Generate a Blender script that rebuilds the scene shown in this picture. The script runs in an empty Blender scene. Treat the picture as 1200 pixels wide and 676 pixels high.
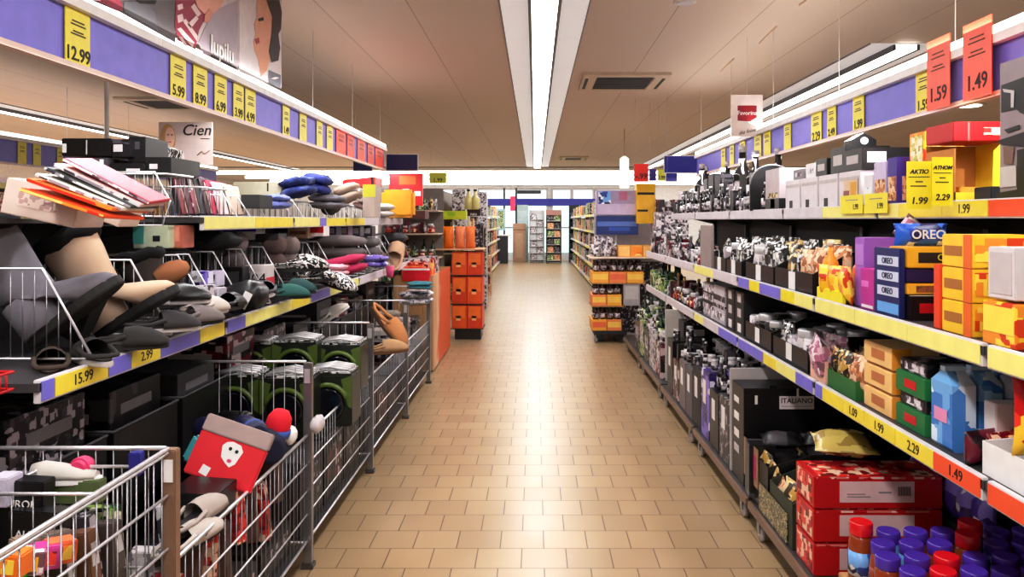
import bpy, bmesh, math, random
from mathutils import Vector, Matrix
R = random.Random(11)
SC = bpy.context.scene
COL = SC.collection
FX, VX, VY, EYE = 900.0, 627.0, 258.0, 1.5      # focal length (px), vanishing point, camera height

# ------------------------------------------------------------------ helpers
def on_x(X, px, py):                              # photo pixel -> point on the vertical plane x = X
    Y = FX * X / (px - VX)
    return (Y, EYE - (py - VY) * Y / FX)
def at_y(Y, px, py):                              # photo pixel -> point at depth Y
    return ((px - VX) * Y / FX, EYE - (py - VY) * Y / FX)
def lin(c):
    def g(u):
        u = u / 255.0
        return u / 12.92 if u <= .04045 else ((u + .055) / 1.055) ** 2.4
    return (g(c[0]), g(c[1]), g(c[2]), 1.0)

_mats = {}
def mat(c, rough=.5, metal=0.0, emit=0.0, trans=0.0, alpha=1.0, key=None):
    k = key or ('m', tuple(c), rough, metal, emit, trans, alpha)
    if k in _mats: return _mats[k]
    m = bpy.data.materials.new('plain'); m.use_nodes = True
    nt = m.node_tree; b = nt.nodes['Principled BSDF']
    col = lin(c)
    # a light procedural mottling so nothing is perfectly flat
    if emit == 0 and trans == 0:
        tc = nt.nodes.new('ShaderNodeTexCoord'); nz = nt.nodes.new('ShaderNodeTexNoise'); nz.inputs['Scale'].default_value = 14
        mx = nt.nodes.new('ShaderNodeMix'); mx.data_type = 'RGBA'; mx.blend_type = 'MIX'
        nt.links.new(tc.outputs['Object'], nz.inputs['Vector'])
        nt.links.new(nz.outputs['Fac'], mx.inputs[0])
        mx.inputs[6].default_value = (col[0]*.82, col[1]*.82, col[2]*.82, 1)
        mx.inputs[7].default_value = (min(1, col[0]*1.12), min(1, col[1]*1.12), min(1, col[2]*1.12), 1)
        nt.links.new(mx.outputs[2], b.inputs['Base Color'])
    else:
        b.inputs['Base Color'].default_value = col
    b.inputs['Roughness'].default_value = rough
    b.inputs['Metallic'].default_value = metal
    if emit > 0:
        b.inputs['Emission Color'].default_value = col
        b.inputs['Emission Strength'].default_value = emit
    if trans > 0:
        b.inputs['Transmission Weight'].default_value = trans
    if alpha < 1:
        b.inputs['Alpha'].default_value = alpha
    _mats[k] = m
    return m

def pack(cols, scale=14, rough=.35, stretch=(1, 1, 1), bump=0.0, kind='v'):
    """printed packaging: patches of a few colours, different on every copy"""
    k = ('p', tuple(tuple(c) for c in cols), scale, rough, stretch, bump, kind)
    if k in _mats: return _mats[k]
    m = bpy.data.materials.new('printed_pack'); m.use_nodes = True
    nt = m.node_tree; L = nt.links; b = nt.nodes['Principled BSDF']
    tc = nt.nodes.new('ShaderNodeTexCoord'); oi = nt.nodes.new('ShaderNodeObjectInfo')
    mp = nt.nodes.new('ShaderNodeMapping'); mp.inputs['Scale'].default_value = stretch
    L.new(tc.outputs['Object'], mp.inputs['Vector'])
    ml = nt.nodes.new('ShaderNodeMath'); ml.operation = 'MULTIPLY'; ml.inputs[1].default_value = 37.0
    L.new(oi.outputs['Random'], ml.inputs[0])
    if kind == 'v':
        t = nt.nodes.new('ShaderNodeTexVoronoi'); t.voronoi_dimensions = '4D'; t.distance = 'CHEBYCHEV'
        out = 'Color'
    else:
        t = nt.nodes.new('ShaderNodeTexNoise'); t.noise_dimensions = '4D'; t.inputs['Detail'].default_value = 3
        out = 'Fac'
    t.inputs['Scale'].default_value = scale
    L.new(mp.outputs[0], t.inputs['Vector']); L.new(ml.outputs[0], t.inputs['W'])
    cr = nt.nodes.new('ShaderNodeValToRGB'); cr.color_ramp.interpolation = 'CONSTANT'
    n = len(cols); e = cr.color_ramp.elements
    lo, hi = (0.0, 1.0) if kind == 'v' else (.36, .66)
    while len(e) < n: e.new(.5)
    for i, c in enumerate(cols):
        e[i].position = 0.0 if i == 0 else lo + (hi - lo) * i / n
    for i, c in enumerate(cols): e[i].color = lin(c)
    if kind == 'v':
        sp = nt.nodes.new('ShaderNodeSeparateColor'); L.new(t.outputs['Color'], sp.inputs[0]); L.new(sp.outputs[0], cr.inputs[0])
    else:
        L.new(t.outputs[out], cr.inputs[0])
    L.new(cr.outputs[0], b.inputs['Base Color'])
    b.inputs['Roughness'].default_value = rough
    if bump > 0:
        bp = nt.nodes.new('ShaderNodeBump'); bp.inputs['Strength'].default_value = bump; bp.inputs['Distance'].default_value = .01
        n2 = nt.nodes.new('ShaderNodeTexNoise'); n2.inputs['Scale'].default_value = 40
        L.new(tc.outputs['Object'], n2.inputs['Vector']); L.new(n2.outputs['Fac'], bp.inputs['Height']); L.new(bp.outputs[0], b.inputs['Normal'])
    _mats[k] = m
    return m

class MB:
    def __init__(s): s.v = []; s.f = []; s.mi = []; s.sm = []; s.cur = 0
    def face(s, idx, smooth=False): s.f.append(tuple(idx)); s.mi.append(s.cur); s.sm.append(smooth)
    def box(s, x0, x1, y0, y1, z0, z1):
        n = len(s.v)
        s.v += [(x0,y0,z0),(x1,y0,z0),(x1,y1,z0),(x0,y1,z0),(x0,y0,z1),(x1,y0,z1),(x1,y1,z1),(x0,y1,z1)]
        for q in ((0,3,2,1),(4,5,6,7),(0,1,5,4),(1,2,6,5),(2,3,7,6),(3,0,4,7)): s.face([n+i for i in q])
        return s
    def poly(s, pts):
        n = len(s.v); s.v += [tuple(p) for p in pts]; s.face(range(n, n+len(pts))); return s
    def prism(s, pts, d):
        """closed outline pts (3-D) pushed along vector d"""
        n = len(s.v); k = len(pts); d = Vector(d)
        s.v += [tuple(p) for p in pts] + [tuple(Vector(p) + d) for p in pts]
        s.face(list(range(n+k-1, n-1, -1))); s.face(range(n+k, n+2*k))
        for i in range(k):
            j = (i+1) % k; s.face((n+i, n+j, n+k+j, n+k+i))
        return s
    def tube(s, path, r, n=6, closed=False):
        path = [Vector(p) for p in path]; m = len(path); base = len(s.v)
        for i, p in enumerate(path):
            a = path[(i-1) % m] if (i or closed) else p
            b = path[(i+1) % m] if (i < m-1 or closed) else p
            t = (b - a).normalized()
            u = t.cross(Vector((0,0,1)))
            if u.length < .05: u = t.cross(Vector((1,0,0)))
            u.normalize(); w = t.cross(u)
            for k in range(n):
                an = 2*math.pi*k/n
                s.v.append(tuple(p + u*(math.cos(an)*r) + w*(math.sin(an)*r)))
        for i in range(m if closed else m-1):
            i2 = (i+1) % m
            for k in range(n):
                k2 = (k+1) % n
                s.face((base+i*n+k, base+i*n+k2, base+i2*n+k2, base+i2*n+k), True)
        if not closed:
            s.face([base+k for k in range(n-1, -1, -1)]); s.face([base+(m-1)*n+k for k in range(n)])
        return s
    def rings(s, rings, cap0=True, cap1=True, smooth=True):
        base = len(s.v); n = len(rings[0])
        for r in rings: s.v += [tuple(p) for p in r]
        for i in range(len(rings)-1):
            for k in range(n):
                k2 = (k+1) % n
                s.face((base+i*n+k, base+i*n+k2, base+(i+1)*n+k2, base+(i+1)*n+k), smooth)
        if cap0: s.face([base+k for k in range(n-1, -1, -1)])
        if cap1: s.face([base+(len(rings)-1)*n+k for k in range(n)])
        return s
    def lathe(s, prof, n=12, c=(0,0,0), sx=1, sy=1):
        rs = [[(c[0]+r*sx*math.cos(2*math.pi*k/n), c[1]+r*sy*math.sin(2*math.pi*k/n), c[2]+z) for k in range(n)] for r, z in prof]
        return s.rings(rs)
    def xf(s, M, start=0):
        for i in range(start, len(s.v)): s.v[i] = tuple(M @ Vector(s.v[i]))
        return s
    def mesh(s, name, mats, bevel=0):
        me = bpy.data.meshes.new(name)
        me.from_pydata(s.v, [], s.f)
        for m in (mats if isinstance(mats, (list, tuple)) else [mats]): me.materials.append(m)
        me.polygons.foreach_set('material_index', s.mi)
        me.polygons.foreach_set('use_smooth', s.sm)
        bm = bmesh.new(); bm.from_mesh(me)
        bmesh.ops.recalc_face_normals(bm, faces=bm.faces)
        if bevel:
            bmesh.ops.bevel(bm, geom=[e for e in bm.edges if len(e.link_faces) == 2 and e.calc_face_angle(0) > .5],
                            offset=bevel, segments=2, affect='EDGES', clamp_overlap=True)
        bm.to_mesh(me); bm.free()
        me.update()
        return me

def RX(a): return Matrix.Rotation(math.radians(a), 4, 'X')
def RY(a): return Matrix.Rotation(math.radians(a), 4, 'Y')
def RZ(a): return Matrix.Rotation(math.radians(a), 4, 'Z')
def T(x, y, z): return Matrix.Translation((x, y, z))

shared = set()
def link(name, data, parent=None, M=None):
    o = bpy.data.objects.new(name, data); COL.objects.link(o)
    if parent is not None: o.parent = parent
    if M is not None: o.matrix_local = M
    return o
def tag(o, label, cat, group=None, share=False):
    o['label'] = label; o['category'] = cat
    if group: o['group'] = group
    if share: shared.add(o.name)
    return o
def thing(name, label, cat, loc=(0,0,0), rz=0, group=None, M=None, share=False):
    o = link(name, None, None, M if M is not None else T(*loc) @ RZ(rz))
    return tag(o, label, cat, group, share)
def part(name, mb, m, parent, M=None, bevel=0, label=None):
    o = link(name, mb.mesh(name, m, bevel) if isinstance(mb, MB) else mb, parent, M)
    if label: o['label'] = label
    return o
def single(name, mb, m, label, cat, loc=(0,0,0), group=None, bevel=0, M=None, share=False):
    o = link(name, mb.mesh(name, m, bevel) if isinstance(mb, MB) else mb, None, M if M is not None else T(*loc))
    return tag(o, label, cat, group, share)
def struct(name, mb, m, parent=None):
    o = link(name, mb.mesh(name, m), parent)
    if parent is None: o['kind'] = 'structure'
    return o
_txt = {}
def text_data(s, size, m, depth=.0008, shear=0.0, align='CENTER', bold=0.0):
    k = (s, round(size, 4), m.name, depth, shear, align, bold)
    if k in _txt: return _txt[k]
    cu = bpy.data.curves.new('t', 'FONT'); cu.body = s; cu.size = size; cu.extrude = depth; cu.shear = shear
    cu.align_x = align; cu.align_y = 'CENTER'; cu.offset = bold; cu.resolution_u = 3
    ob = bpy.data.objects.new('t', cu); COL.objects.link(ob)
    dg = bpy.context.evaluated_depsgraph_get()
    me = bpy.data.meshes.new_from_object(ob.evaluated_get(dg)); me.name = 'lettering'
    me.materials.clear(); me.materials.append(m)
    bpy.data.objects.remove(ob); bpy.data.curves.remove(cu)
    _txt[k] = me
    return me
# frames for writing: text local x to the right, y up, z out of the face
FACE_N = RX(90)                                    # faces the camera (-Y)
FACE_R = T(0,0,0) @ Matrix(((0,0,-1,0),(-1,0,0,0),(0,1,0,0),(0,0,0,1)))   # on right-hand goods, faces the aisle (-X)
FACE_L = Matrix(((0,0,1,0),(1,0,0,0),(0,1,0,0),(0,0,0,1)))                # on left-hand goods, faces the aisle (+X)

# ------------------------------------------------------------------ palette
BLACK = mat((16,15,17), .35); DARK = mat((30,29,32), .5); CHAR = mat((52,50,54), .6); WHITE = mat((236,233,230), .4)
CREAM = mat((226,214,190), .5); GREY = mat((140,136,138), .5); LGREY = mat((196,190,190), .45)
CHROME = mat((226,224,228), .3, .6); STEEL = mat((150,148,150), .3, .8); DSTEEL = mat((88,84,84), .4, .6)
YEL = mat((240,224,40), .4); YEL2 = mat((246,236,140), .4); ORG = mat((246,88,44), .45); PUR = mat((126,118,214), .45)
BLUE = mat((28,44,140), .45); NAVY = mat((22,24,66), .5); RED = mat((200,22,28), .4); INK = mat((20,18,14), .6)
PALE = mat((214,208,214), .4); GRN = mat((40,110,50), .5); LIME = mat((150,190,50), .45); PINK = mat((214,60,110), .5)
GLOW = mat((255,250,244), .5, emit=5.0, key='glow'); GLOW2 = mat((255,250,246), .5, emit=2.2, key='glow2')
GOLD = mat((190,150,60), .3, .4); SILVER = mat((206,204,206), .3, .3); BROWN = mat((120,78,48), .6); TAN = mat((198,166,128), .8)
CARD = mat((186,140,92), .8); MAROON = mat((120,24,44), .5); TEAL = mat((70,170,180), .5); LBLUE = mat((110,170,226), .4)

# ------------------------------------------------------------------ setting
CEIL = 2.93
XL, XR, Y0, Y1 = -11.0, 9.0, -3.0, 28.7
def floor_material():
    m = bpy.data.materials.new('floor_tiles'); m.use_nodes = True; nt = m.node_tree; L = nt.links; b = nt.nodes['Principled BSDF']
    tc = nt.nodes.new('ShaderNodeTexCoord'); mp = nt.nodes.new('ShaderNodeMapping'); mp.inputs['Location'].default_value = (.06, .09, 0)
    L.new(tc.outputs['Object'], mp.inputs[0])
    br = nt.nodes.new('ShaderNodeTexBrick'); br.offset = .5; br.inputs['Scale'].default_value = 1
    br.inputs['Brick Width'].default_value = .2; br.inputs['Row Height'].default_value = .2; br.inputs['Mortar Size'].default_value = .0028
    br.inputs['Mortar Smooth'].default_value = .3; br.inputs['Bias'].default_value = -.2
    br.inputs['Color1'].default_value = lin((172,146,110)); br.inputs['Color2'].default_value = lin((160,134,100)); br.inputs['Mortar'].default_value = lin((92,66,42))
    L.new(mp.outputs[0], br.inputs['Vector'])
    nz = nt.nodes.new('ShaderNodeTexNoise'); nz.inputs['Scale'].default_value = 2.2; nz.inputs['Detail'].default_value = 5
    L.new(tc.outputs['Object'], nz.inputs['Vector'])
    mx = nt.nodes.new('ShaderNodeMix'); mx.data_type = 'RGBA'; mx.blend_type = 'MULTIPLY'; mx.inputs[0].default_value = .35
    L.new(br.outputs['Color'], mx.inputs[6])
    cr = nt.nodes.new('ShaderNodeValToRGB'); cr.color_ramp.elements[0].position = .3; cr.color_ramp.elements[0].color = (.7,.66,.6,1); cr.color_ramp.elements[1].position = .7
    L.new(nz.outputs['Fac'], cr.inputs[0]); L.new(cr.outputs[0], mx.inputs[7]); L.new(mx.outputs[2], b.inputs['Base Color'])
    mr = nt.nodes.new('ShaderNodeMapRange'); mr.inputs[3].default_value = .27; mr.inputs[4].default_value = .42; b.inputs['Specular IOR Level'].default_value = .75
    L.new(nz.outputs['Fac'], mr.inputs[0]); L.new(mr.outputs[0], b.inputs['Roughness'])
    bp = nt.nodes.new('ShaderNodeBump'); bp.inputs['Strength'].default_value = .35; bp.inputs['Distance'].default_value = .004; bp.invert = True
    L.new(br.outputs['Fac'], bp.inputs['Height']); L.new(bp.outputs[0], b.inputs['Normal'])
    return m
def ceiling_material():
    m = bpy.data.materials.new('ceiling_panels'); m.use_nodes = True; nt = m.node_tree; L = nt.links; b = nt.nodes['Principled BSDF']
    tc = nt.nodes.new('ShaderNodeTexCoord'); mp = nt.nodes.new('ShaderNodeMapping'); mp.inputs['Location'].default_value = (.24, 0, 0)
    L.new(tc.outputs['Object'], mp.inputs[0])
    br = nt.nodes.new('ShaderNodeTexBrick'); br.offset = 0; br.inputs['Scale'].default_value = 1
    br.inputs['Brick Width'].default_value = .6; br.inputs['Row Height'].default_value = 60.0; br.inputs['Mortar Size'].default_value = .004
    br.inputs['Color1'].default_value = lin((226,212,200)); br.inputs['Color2'].default_value = lin((223,209,197)); br.inputs['Mortar'].default_value = lin((186,168,156))
    L.new(mp.outputs[0], br.inputs['Vector']); L.new(br.outputs['Color'], b.inputs['Base Color'])
    b.inputs['Roughness'].default_value = .7
    return m
struct('floor', MB().box(XL, XR, Y0, Y1, -.1, 0), floor_material())
struct('ceiling', MB().box(XL, XR, Y0, Y1, CEIL, CEIL+.1), ceiling_material())
WALLM = mat((232,224,216), .7)
struct('wall_left', MB().box(XL-.1, XL, Y0, Y1, 0, CEIL), WALLM)
struct('wall_right', MB().box(XR, XR+.1, Y0, Y1, 0, CEIL), mat((214,190,168), .7))
struct('wall_back', MB().box(XL, XR, Y1, Y1+.1, 0, CEIL), mat((240,240,242), .6))
struct('wall_front', MB().box(XL, XR, Y0-.1, Y0, 0, CEIL), WALLM)
# windows of the shop front, far end
for i, (a, b_) in enumerate(((500,548),(562,590),(592,604),(606,640),(648,668),(672,694),(700,760))):
    xa, _ = at_y(Y1, a, 0); xb, _ = at_y(Y1, b_, 0)
    w = link('window_%d' % (i+1), MB().box(xa, xb, Y1-.06, Y1-.03, .3, 2.62).mesh('window', mat((208,232,236), .1, emit=1.0, key='daylit')), None)
    w['kind'] = 'structure'
    part('window_frame', MB().box(xa-.06, xa, Y1-.1, Y1-.005, 0, 2.7).box(xb, xb+.06, Y1-.1, Y1-.005, 0, 2.7).box(xa, xb, Y1-.1, Y1-.005, 2.62, 2.7).box(xa, xb, Y1-.1, Y1-.065, 1.2, 1.26), LGREY, w)
struct('trim_1', MB().box(-4.4, 4.5, Y1-.14, Y1-.105, 2.04, 2.30), mat((52,50,160), .5))
# ceiling downstand at the end of the aisle light
struct('trim_2', MB().box(XL, XR, 20.55, 20.62, CEIL-.03, CEIL-.001), GREY)

# ------------------------------------------------------------------ ceiling lights
def strip_light(x, y, ln, label, w=.17, refl=True, group='strip lights in the ceiling'):
    t = thing('ceiling_light', label, 'ceiling light', (x, y, CEIL), group=group)
    if refl:
        mb = MB()
        for k in range(2):
            a = k*ln/2; b_ = (k+1)*ln/2
            mb.box(-.29, .29, a+.004, b_-.004, -.012, -.002)
        part('reflector', mb, mat((232,232,236), .35, emit=.34, key='reflector'), t)  # reflector is no lamp; its emission stands in for light from the tube
        part('edge_trim', MB().box(-.30, -.29, 0, ln, -.012, -.001).box(.29, .30, 0, ln, -.012, -.001), GREY, t)
    part('housing', MB().box(-w/2-.022, -w/2, 0, ln, -.055, -.013), DSTEEL, t); part('housing', MB().box(w/2, w/2+.022, 0, ln, -.055, -.013), DSTEEL, t)
    part('tube', MB().box(-w/2, w/2, .01, ln-.01, -.05, -.014), GLOW, t)
    return t
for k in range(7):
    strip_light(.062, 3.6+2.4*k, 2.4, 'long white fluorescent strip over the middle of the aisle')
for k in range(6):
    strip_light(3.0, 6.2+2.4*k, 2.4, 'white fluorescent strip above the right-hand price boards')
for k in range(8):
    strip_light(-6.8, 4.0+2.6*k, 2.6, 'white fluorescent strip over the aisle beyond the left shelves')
for k, y in enumerate((21.4, 23.6, 25.8, 27.6)):
    t = thing('cross_light', 'white strip light running across the ceiling at the far end', 'ceiling light', (0, y, CEIL), group='cross lights at the far end')
    part('housing', MB().box(-9, 8, -.12, .12, -.05, -.002), WHITE, t)
    part('tube', MB().tube([(-8.9, 0, -.11), (7.9, 0, -.11)], .04, 8), GLOW, t)

def vent(x0, x1, y0, y1, label):
    t = thing('ceiling_vent', label, 'ceiling vent', ((x0+x1)/2, (y0+y1)/2, CEIL), group='air cassettes in the ceiling')
    w, d = (x1-x0)/2, (y1-y0)/2
    part('frame', MB().box(-w, w, -d, -d+.12, -.03, 0).box(-w, w, d-.12, d, -.03, 0).box(-w, -w+.14, -d+.12, d-.12, -.03, 0).box(w-.14, w, -d+.12, d-.12, -.03, 0), mat((222,206,184), .5), t, bevel=.004)
    mb = MB()
    n = 9
    for k in range(n):
        y = -d+.14 + (2*d-.28)*k/(n-1)
        mb.box(-w+.15, w-.15, y-.012, y+.012, -.025, -.012)
    part('grille', mb, DSTEEL, t)
    part('backing', MB().box(-w+.14, w-.14, -d+.12, d-.12, -.008, -.001), DARK, t)
    part('louver', MB().box(-w+.03, -w+.06, -d+.18, d-.18, -.034, -.03).box(w-.06, w-.03, -d+.18, d-.18, -.034, -.03), CHAR, t)
vent(.47, 1.32, 7.42, 8.36, 'square air cassette with dark grille beside the middle light strip')
vent(.55, 1.2, 17.2, 18.0, 'small distant air cassette near the far end of the ceiling')
vent(-4.9, -4.1, 8.9, 9.8, 'air cassette seen below the left-hand price boards')
def disc(x, y, label, r=.05, g=None, glow=True):
    t = thing('downlight', label, 'downlight', (x, y, CEIL), group=g)
    part('rim', MB().lathe([(r, -.012), (r*1.25, -.006), (r*1.25, -.001)], 20), WHITE, t)
    part('lamp', MB().lathe([(r*.9, -.016), (r*.9, -.0125)], 20), GLOW if glow else CHROME, t)
x, z = 0, 0
disc(508/135*1.43*1.0, 9.53, 'small round lamp glowing under the tall orange price cards', .16)
disc(.98, 5.02, 'round detector on the ceiling at the top edge of the view', .06, glow=False)
# thin bright hanging rails on the ceiling, right
for (a, b_, c, d) in ((910,30,890,50), (860,68,845,83), (944,0,937,5)):
    ya = FX*1.43/(VY-b_); yb = FX*1.43/(VY-d)
    xa = (a-VX)*ya/FX; xb = (c-VX)*yb/FX
    single('ceiling_clip', MB().tube([(xa, ya, CEIL-.006), (xb, yb, CEIL-.006)], .006), mat((236,206,176), .4),
           'thin pale metal clip line on the ceiling right of the vent', 'ceiling clip', group='clip lines on the ceiling')

# ------------------------------------------------------------------ shop shelving
BAY = [0.8, 2.05, 3.30, 4.55, 5.80, 7.05, 8.30]
BACKM = mat((24,22,24), .6); SHELFM = mat((60,56,58), .5)  # shade behind and under the shelves is put into these dark colours
def ticket_rail(t, x, y0, y1, z, side, cols, hh=.032):
    """price rail on a shelf edge; cols = [(share, material, text)]"""
    s = side
    r = part('price_rail', MB().box(min(x, x+s*.018), max(x, x+s*.018), y0+.012, y1-.012, z-hh, z+hh), mat((220,216,218), .4), t, bevel=.002)
    tot = sum(c[0] for c in cols); a = y0+.016; ln = (y1-y0-.032)
    for sh, m, tx in cols:
        b_ = a + ln*sh/tot
        if m is not None:
            xx = x - s*.003
            k = part('price_ticket', MB().box(min(xx, xx+s*.0025), max(xx, xx+s*.0025), a+.002, b_-.002, z-hh+.006, z+hh-.005), m, r)
        if tx:
            M = T(x - s*.0036, (a+b_)/2, z) @ (FACE_R if s > 0 else FACE_L)
            o = link('price_print', text_data(tx, .045, INK), r, M)
        a = b_
DIM = mat((160,150,80), .5)
def bay(side, i, xm, xt, shelves, rails, tall, base=.12):
    """one 1.25 m shelving bay; side +1 right of the aisle, -1 left"""
    y0, y1 = BAY[i], BAY[i+1]; s = side
    nm = ('right', 'left')[s < 0]
    t = thing('shelving_bay', 'metal %s-hand shelving bay, coloured dark for shade, with printed price rails' % nm, 'shelving', (0,0,0), group='%s-hand shelving bays' % nm)
    xb = s*1.95
    def bx(mb, xa, xc, *r): return mb.box(min(xa, xc), max(xa, xc), *r)
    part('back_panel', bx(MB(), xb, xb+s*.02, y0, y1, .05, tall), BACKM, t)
    part('upright', bx(MB(), xb-s*.03, xb-s*.001, y1-.045, y1-.006, 0, tall), DSTEEL, t)
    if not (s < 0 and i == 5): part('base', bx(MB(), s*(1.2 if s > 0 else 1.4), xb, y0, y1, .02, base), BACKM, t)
    for (xf, z), cols in zip(shelves, rails):
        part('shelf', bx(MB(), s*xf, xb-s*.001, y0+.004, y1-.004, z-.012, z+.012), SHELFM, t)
        for yy in (y0+.02, y1-.06):
            pts = [(s*(xf+.1), yy-.002, z-.012), (xb, yy-.002, z-.012), (xb, yy-.002, z-.1)]
            part('bracket', MB().prism(pts, (0, .004, 0)), DSTEEL, t)
        ticket_rail(t, s*xf, y0, y1, z-.012, s, cols)
    return t
W_, Y_, O_, P_, C_ = PALE, YEL, ORG, PUR, YEL2
YB = mat((246,222,70), .4)
def bp_(n): return None
right_rails = {   # (mid, lower, top) from the near end of the bay to the far end
 0: ([(1,C_,0)], [(1,O_,0),(1,O_,0)], [(1,Y_,0)]),
 1: ([(1,C_,0),(1,C_,0),(1,C_,0)], [(.9,O_,'1.49'),(.9,YB,'2.29'),(.9,YB,'1.99'),(.7,YB,'1.09'),(.8,YB,0),(.3,P_,0)], [(1,YB,0),(.8,O_,0),(1.2,YB,'1.99'),(1.4,YB,0),(.8,C_,0)]),
 2: ([(.6,C_,0),(.5,Y_,0),(.9,P_,0),(.5,Y_,0),(.6,P_,0)], [(.6,P_,0),(.8,C_,0),(.6,YB,0),(.8,P_,0),(.6,P_,0)], [(1,C_,0),(1,W_,0)]),
 3: ([(1,W_,0),(1,C_,0)], [(1,P_,0),(1,W_,0),(.7,C_,0)], [(1,W_,0),(1,W_,0)]),
 4: ([(1,W_,0),(1,W_,0)], [(1,W_,0),(1,W_,0)], [(1,W_,0),(1,W_,0)]),
 5: ([(1,W_,0),(1,W_,0)], [(1,W_,0),(1,W_,0)], [(1,W_,0),(1,W_,0)]),
}
right_rails[1] = (right_rails[1][0], right_rails[1][1], right_rails[1][2])
for i in range(0, 6):
    md, lo, tp = right_rails[i]
    bay(1, i, 1.2, 1.47, [(1.2, 1.15), (1.2, .79), (1.47, 1.55)], [md, lo, tp], 1.56)
left_rails = {
 0: None,
 1: ([(.10,P_,0),(.46,YB,'15.99'),(.24,P_,0),(.34,YB,'2.99'),(.55,P_,0),(.42,YB,0)], [(.3,W_,0),(1,YB,0)]),
 2: ([(.3,P_,0),(.5,C_,0),(.5,C_,0),(.5,YB,0)], [(1,C_,0),(1,YB,0)]),
 3: ([(1,P_,0),(1,C_,0),(1,C_,0)], [(1,C_,0),(.3,P_,0),(1,YB,0)]),
 4: ([(1,W_,0),(1,W_,0)], [(1,YB,0),(1,W_,0)]),
 5: ([(1,W_,0),(1,W_,0)], [(1,W_,0),(1,W_,0)]),
}
for i in range(0, 6):
    r = left_rails[i]
    if r and i == 1:
        t_ = bay(-1, i, 1.33, 1.43, [(1.33, 1.05)], [r[0]], 1.50)
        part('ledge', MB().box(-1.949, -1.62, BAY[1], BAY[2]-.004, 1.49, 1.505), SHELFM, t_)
    elif r: bay(-1, i, 1.33, 1.43, [(1.33, 1.05), (1.43, 1.50)], [r[0], r[1]], 1.50)
    else: bay(-1, i, 1.33, 1.43, [(1.5, 1.03)], [[(1,None,0)]], 1.2)

# ------------------------------------------------------------------ valances (purple header boards) with price cards
def valance(side, X, ya, yb, zb, zt, nm):
    s = side
    n = int(round((yb-ya)/1.25))
    for k in range(n):
        a = ya + (yb-ya)*k/n; b_ = ya + (yb-ya)*(k+1)/n
        t = thing('header_board', 'purple header board over the %s shelves with a white light above' % nm, 'header board', group='%s header boards' % nm)
        def bx(mb, xa, xc, *r): return mb.box(min(xa, xc), max(xa, xc), *r)
        part('panel', bx(MB(), X, X+s*.02, a, b_, zb, zt), PUR, t)
        part('lower_rail', bx(MB(), X-s*.012, X+s*.024, a, b_, zb-.02, zb), mat((226,200,186), .4), t)
        part('lamp_housing', bx(MB(), X-s*.03, X+s*.06, a+.002, b_-.002, zt, zt+.035), WHITE, t)
        part('lamp_tube', bx(MB(), X-s*.02, X+s*.03, a+.004, b_-.004, zt+.036, zt+.072), GLOW2, t)
        part('hanger', MB().tube([(X+s*.04, b_-.03, zt-.02), (X+s*.04, b_-.03, CEIL-.002)], .002), WHITE, t)
valance(-1, -1.63, -.45, 8.30, 2.055, 2.245, 'left')
valance(1, 1.75, .8, 8.30, 1.99, 2.165, 'right')
valance(-1, -5.0, 3.3, 12.05, 2.05, 2.26, 'far left')
def price_card(side, X, pa, pb, price, m, mname, zb, zt, nm, sw=None):
    ya = FX*X/(pa-VX); yb = FX*X/(pb-VX); a, b_ = min(ya, yb), max(ya, yb)
    s = side; xx = X - s*(.034 if zt > 2.26 else .006)
    lab = ('%s price card reading %s on the %s header board' % (mname, price, nm)) if price else '%s unreadable price card on the %s header board' % (mname, nm)
    t = thing('price_card', lab, 'price card', (xx, (a+b_)/2, zb), group='price cards on the %s header boards' % nm)
    w = (b_-a)/2; h = zt-zb
    part('card', MB().box(-.002, .002, -w, w, 0, h), m, t)
    Fm = FACE_R if s > 0 else FACE_L
    o = -s*.003
    if price:
        link('price_print', text_data(price, min(.085, 2*w*.46), INK, bold=.001), t, T(o, 0, h*.2) @ Fm)
    mb = MB()
    for k, (u, zz) in enumerate(((.5, .78), (.6, .72), (.42, .60), (.6, .55))):
        mb.box(min(o, o-s*.0006), max(o, o-s*.0006), -w*u, w*u, h*zz, h*zz+.005)
    part('small_print', mb, mat((70,60,20), .6), t)
ZB, ZT = 2.045, 2.243
for pa, pb, pr in ((74,103,'12.99'),(198,216,'5.99'),(225,241,'8.99'),(250,264,'6.99'),(272,284,'3.99'),(286,298,'4.99'),(330,338,'1.49'),(350,358,None),(370,377,None),(382,389,None)):
    price_card(-1, -1.63, pa, pb, pr, YEL, 'yellow', ZB, ZT, 'left')
for pa, pb in ((393,404),(406,414),(418,427),(430,437),(439,448)):
    price_card(-1, -1.63, pa, pb, None, ORG, 'orange', ZB, ZT+.01, 'left')
for pa, pb, pr in ((1075,1093,'1.59'),(1001,1014,'1.99'),(971,981,'2.49'),(952,964,'2.29'),(920,928,None),(896,904,None),(885,893,None),(868,874,None),(856,861,None),(846,851,None)):
    price_card(1, 1.75, pa, pb, pr, YEL, 'yellow', 1.975, 2.18, 'right')
for pa, pb, pr in ((1096,1123,'1.59'),(1139,1173,'1.49')):
    price_card(1, 1.75, pa, pb, pr, mat((250,92,60), .4), 'tall orange', 1.975, 2.275, 'right')
for pa, pb in ((20,30),(38,47),(66,73)):
    price_card(-1, -5.0, pa, pb, None, YEL, 'yellow', 2.05, 2.26, 'far left')

# ------------------------------------------------------------------ prototypes of goods
# a proto is a list (part name, mesh, [sub parts]) or one mesh
def place(name, pr, M, label, cat, group=None, share=False):
    if not isinstance(pr, list):
        o = link(name, pr, None, M)
    else:
        o = link(name, None, None, M)
        for pn, me in pr: link(pn, me, o)
    return tag(o, label, cat, group, share)

_c = {}
def cached(k, f):
    if k not in _c: _c[k] = f()
    return _c[k]

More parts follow.
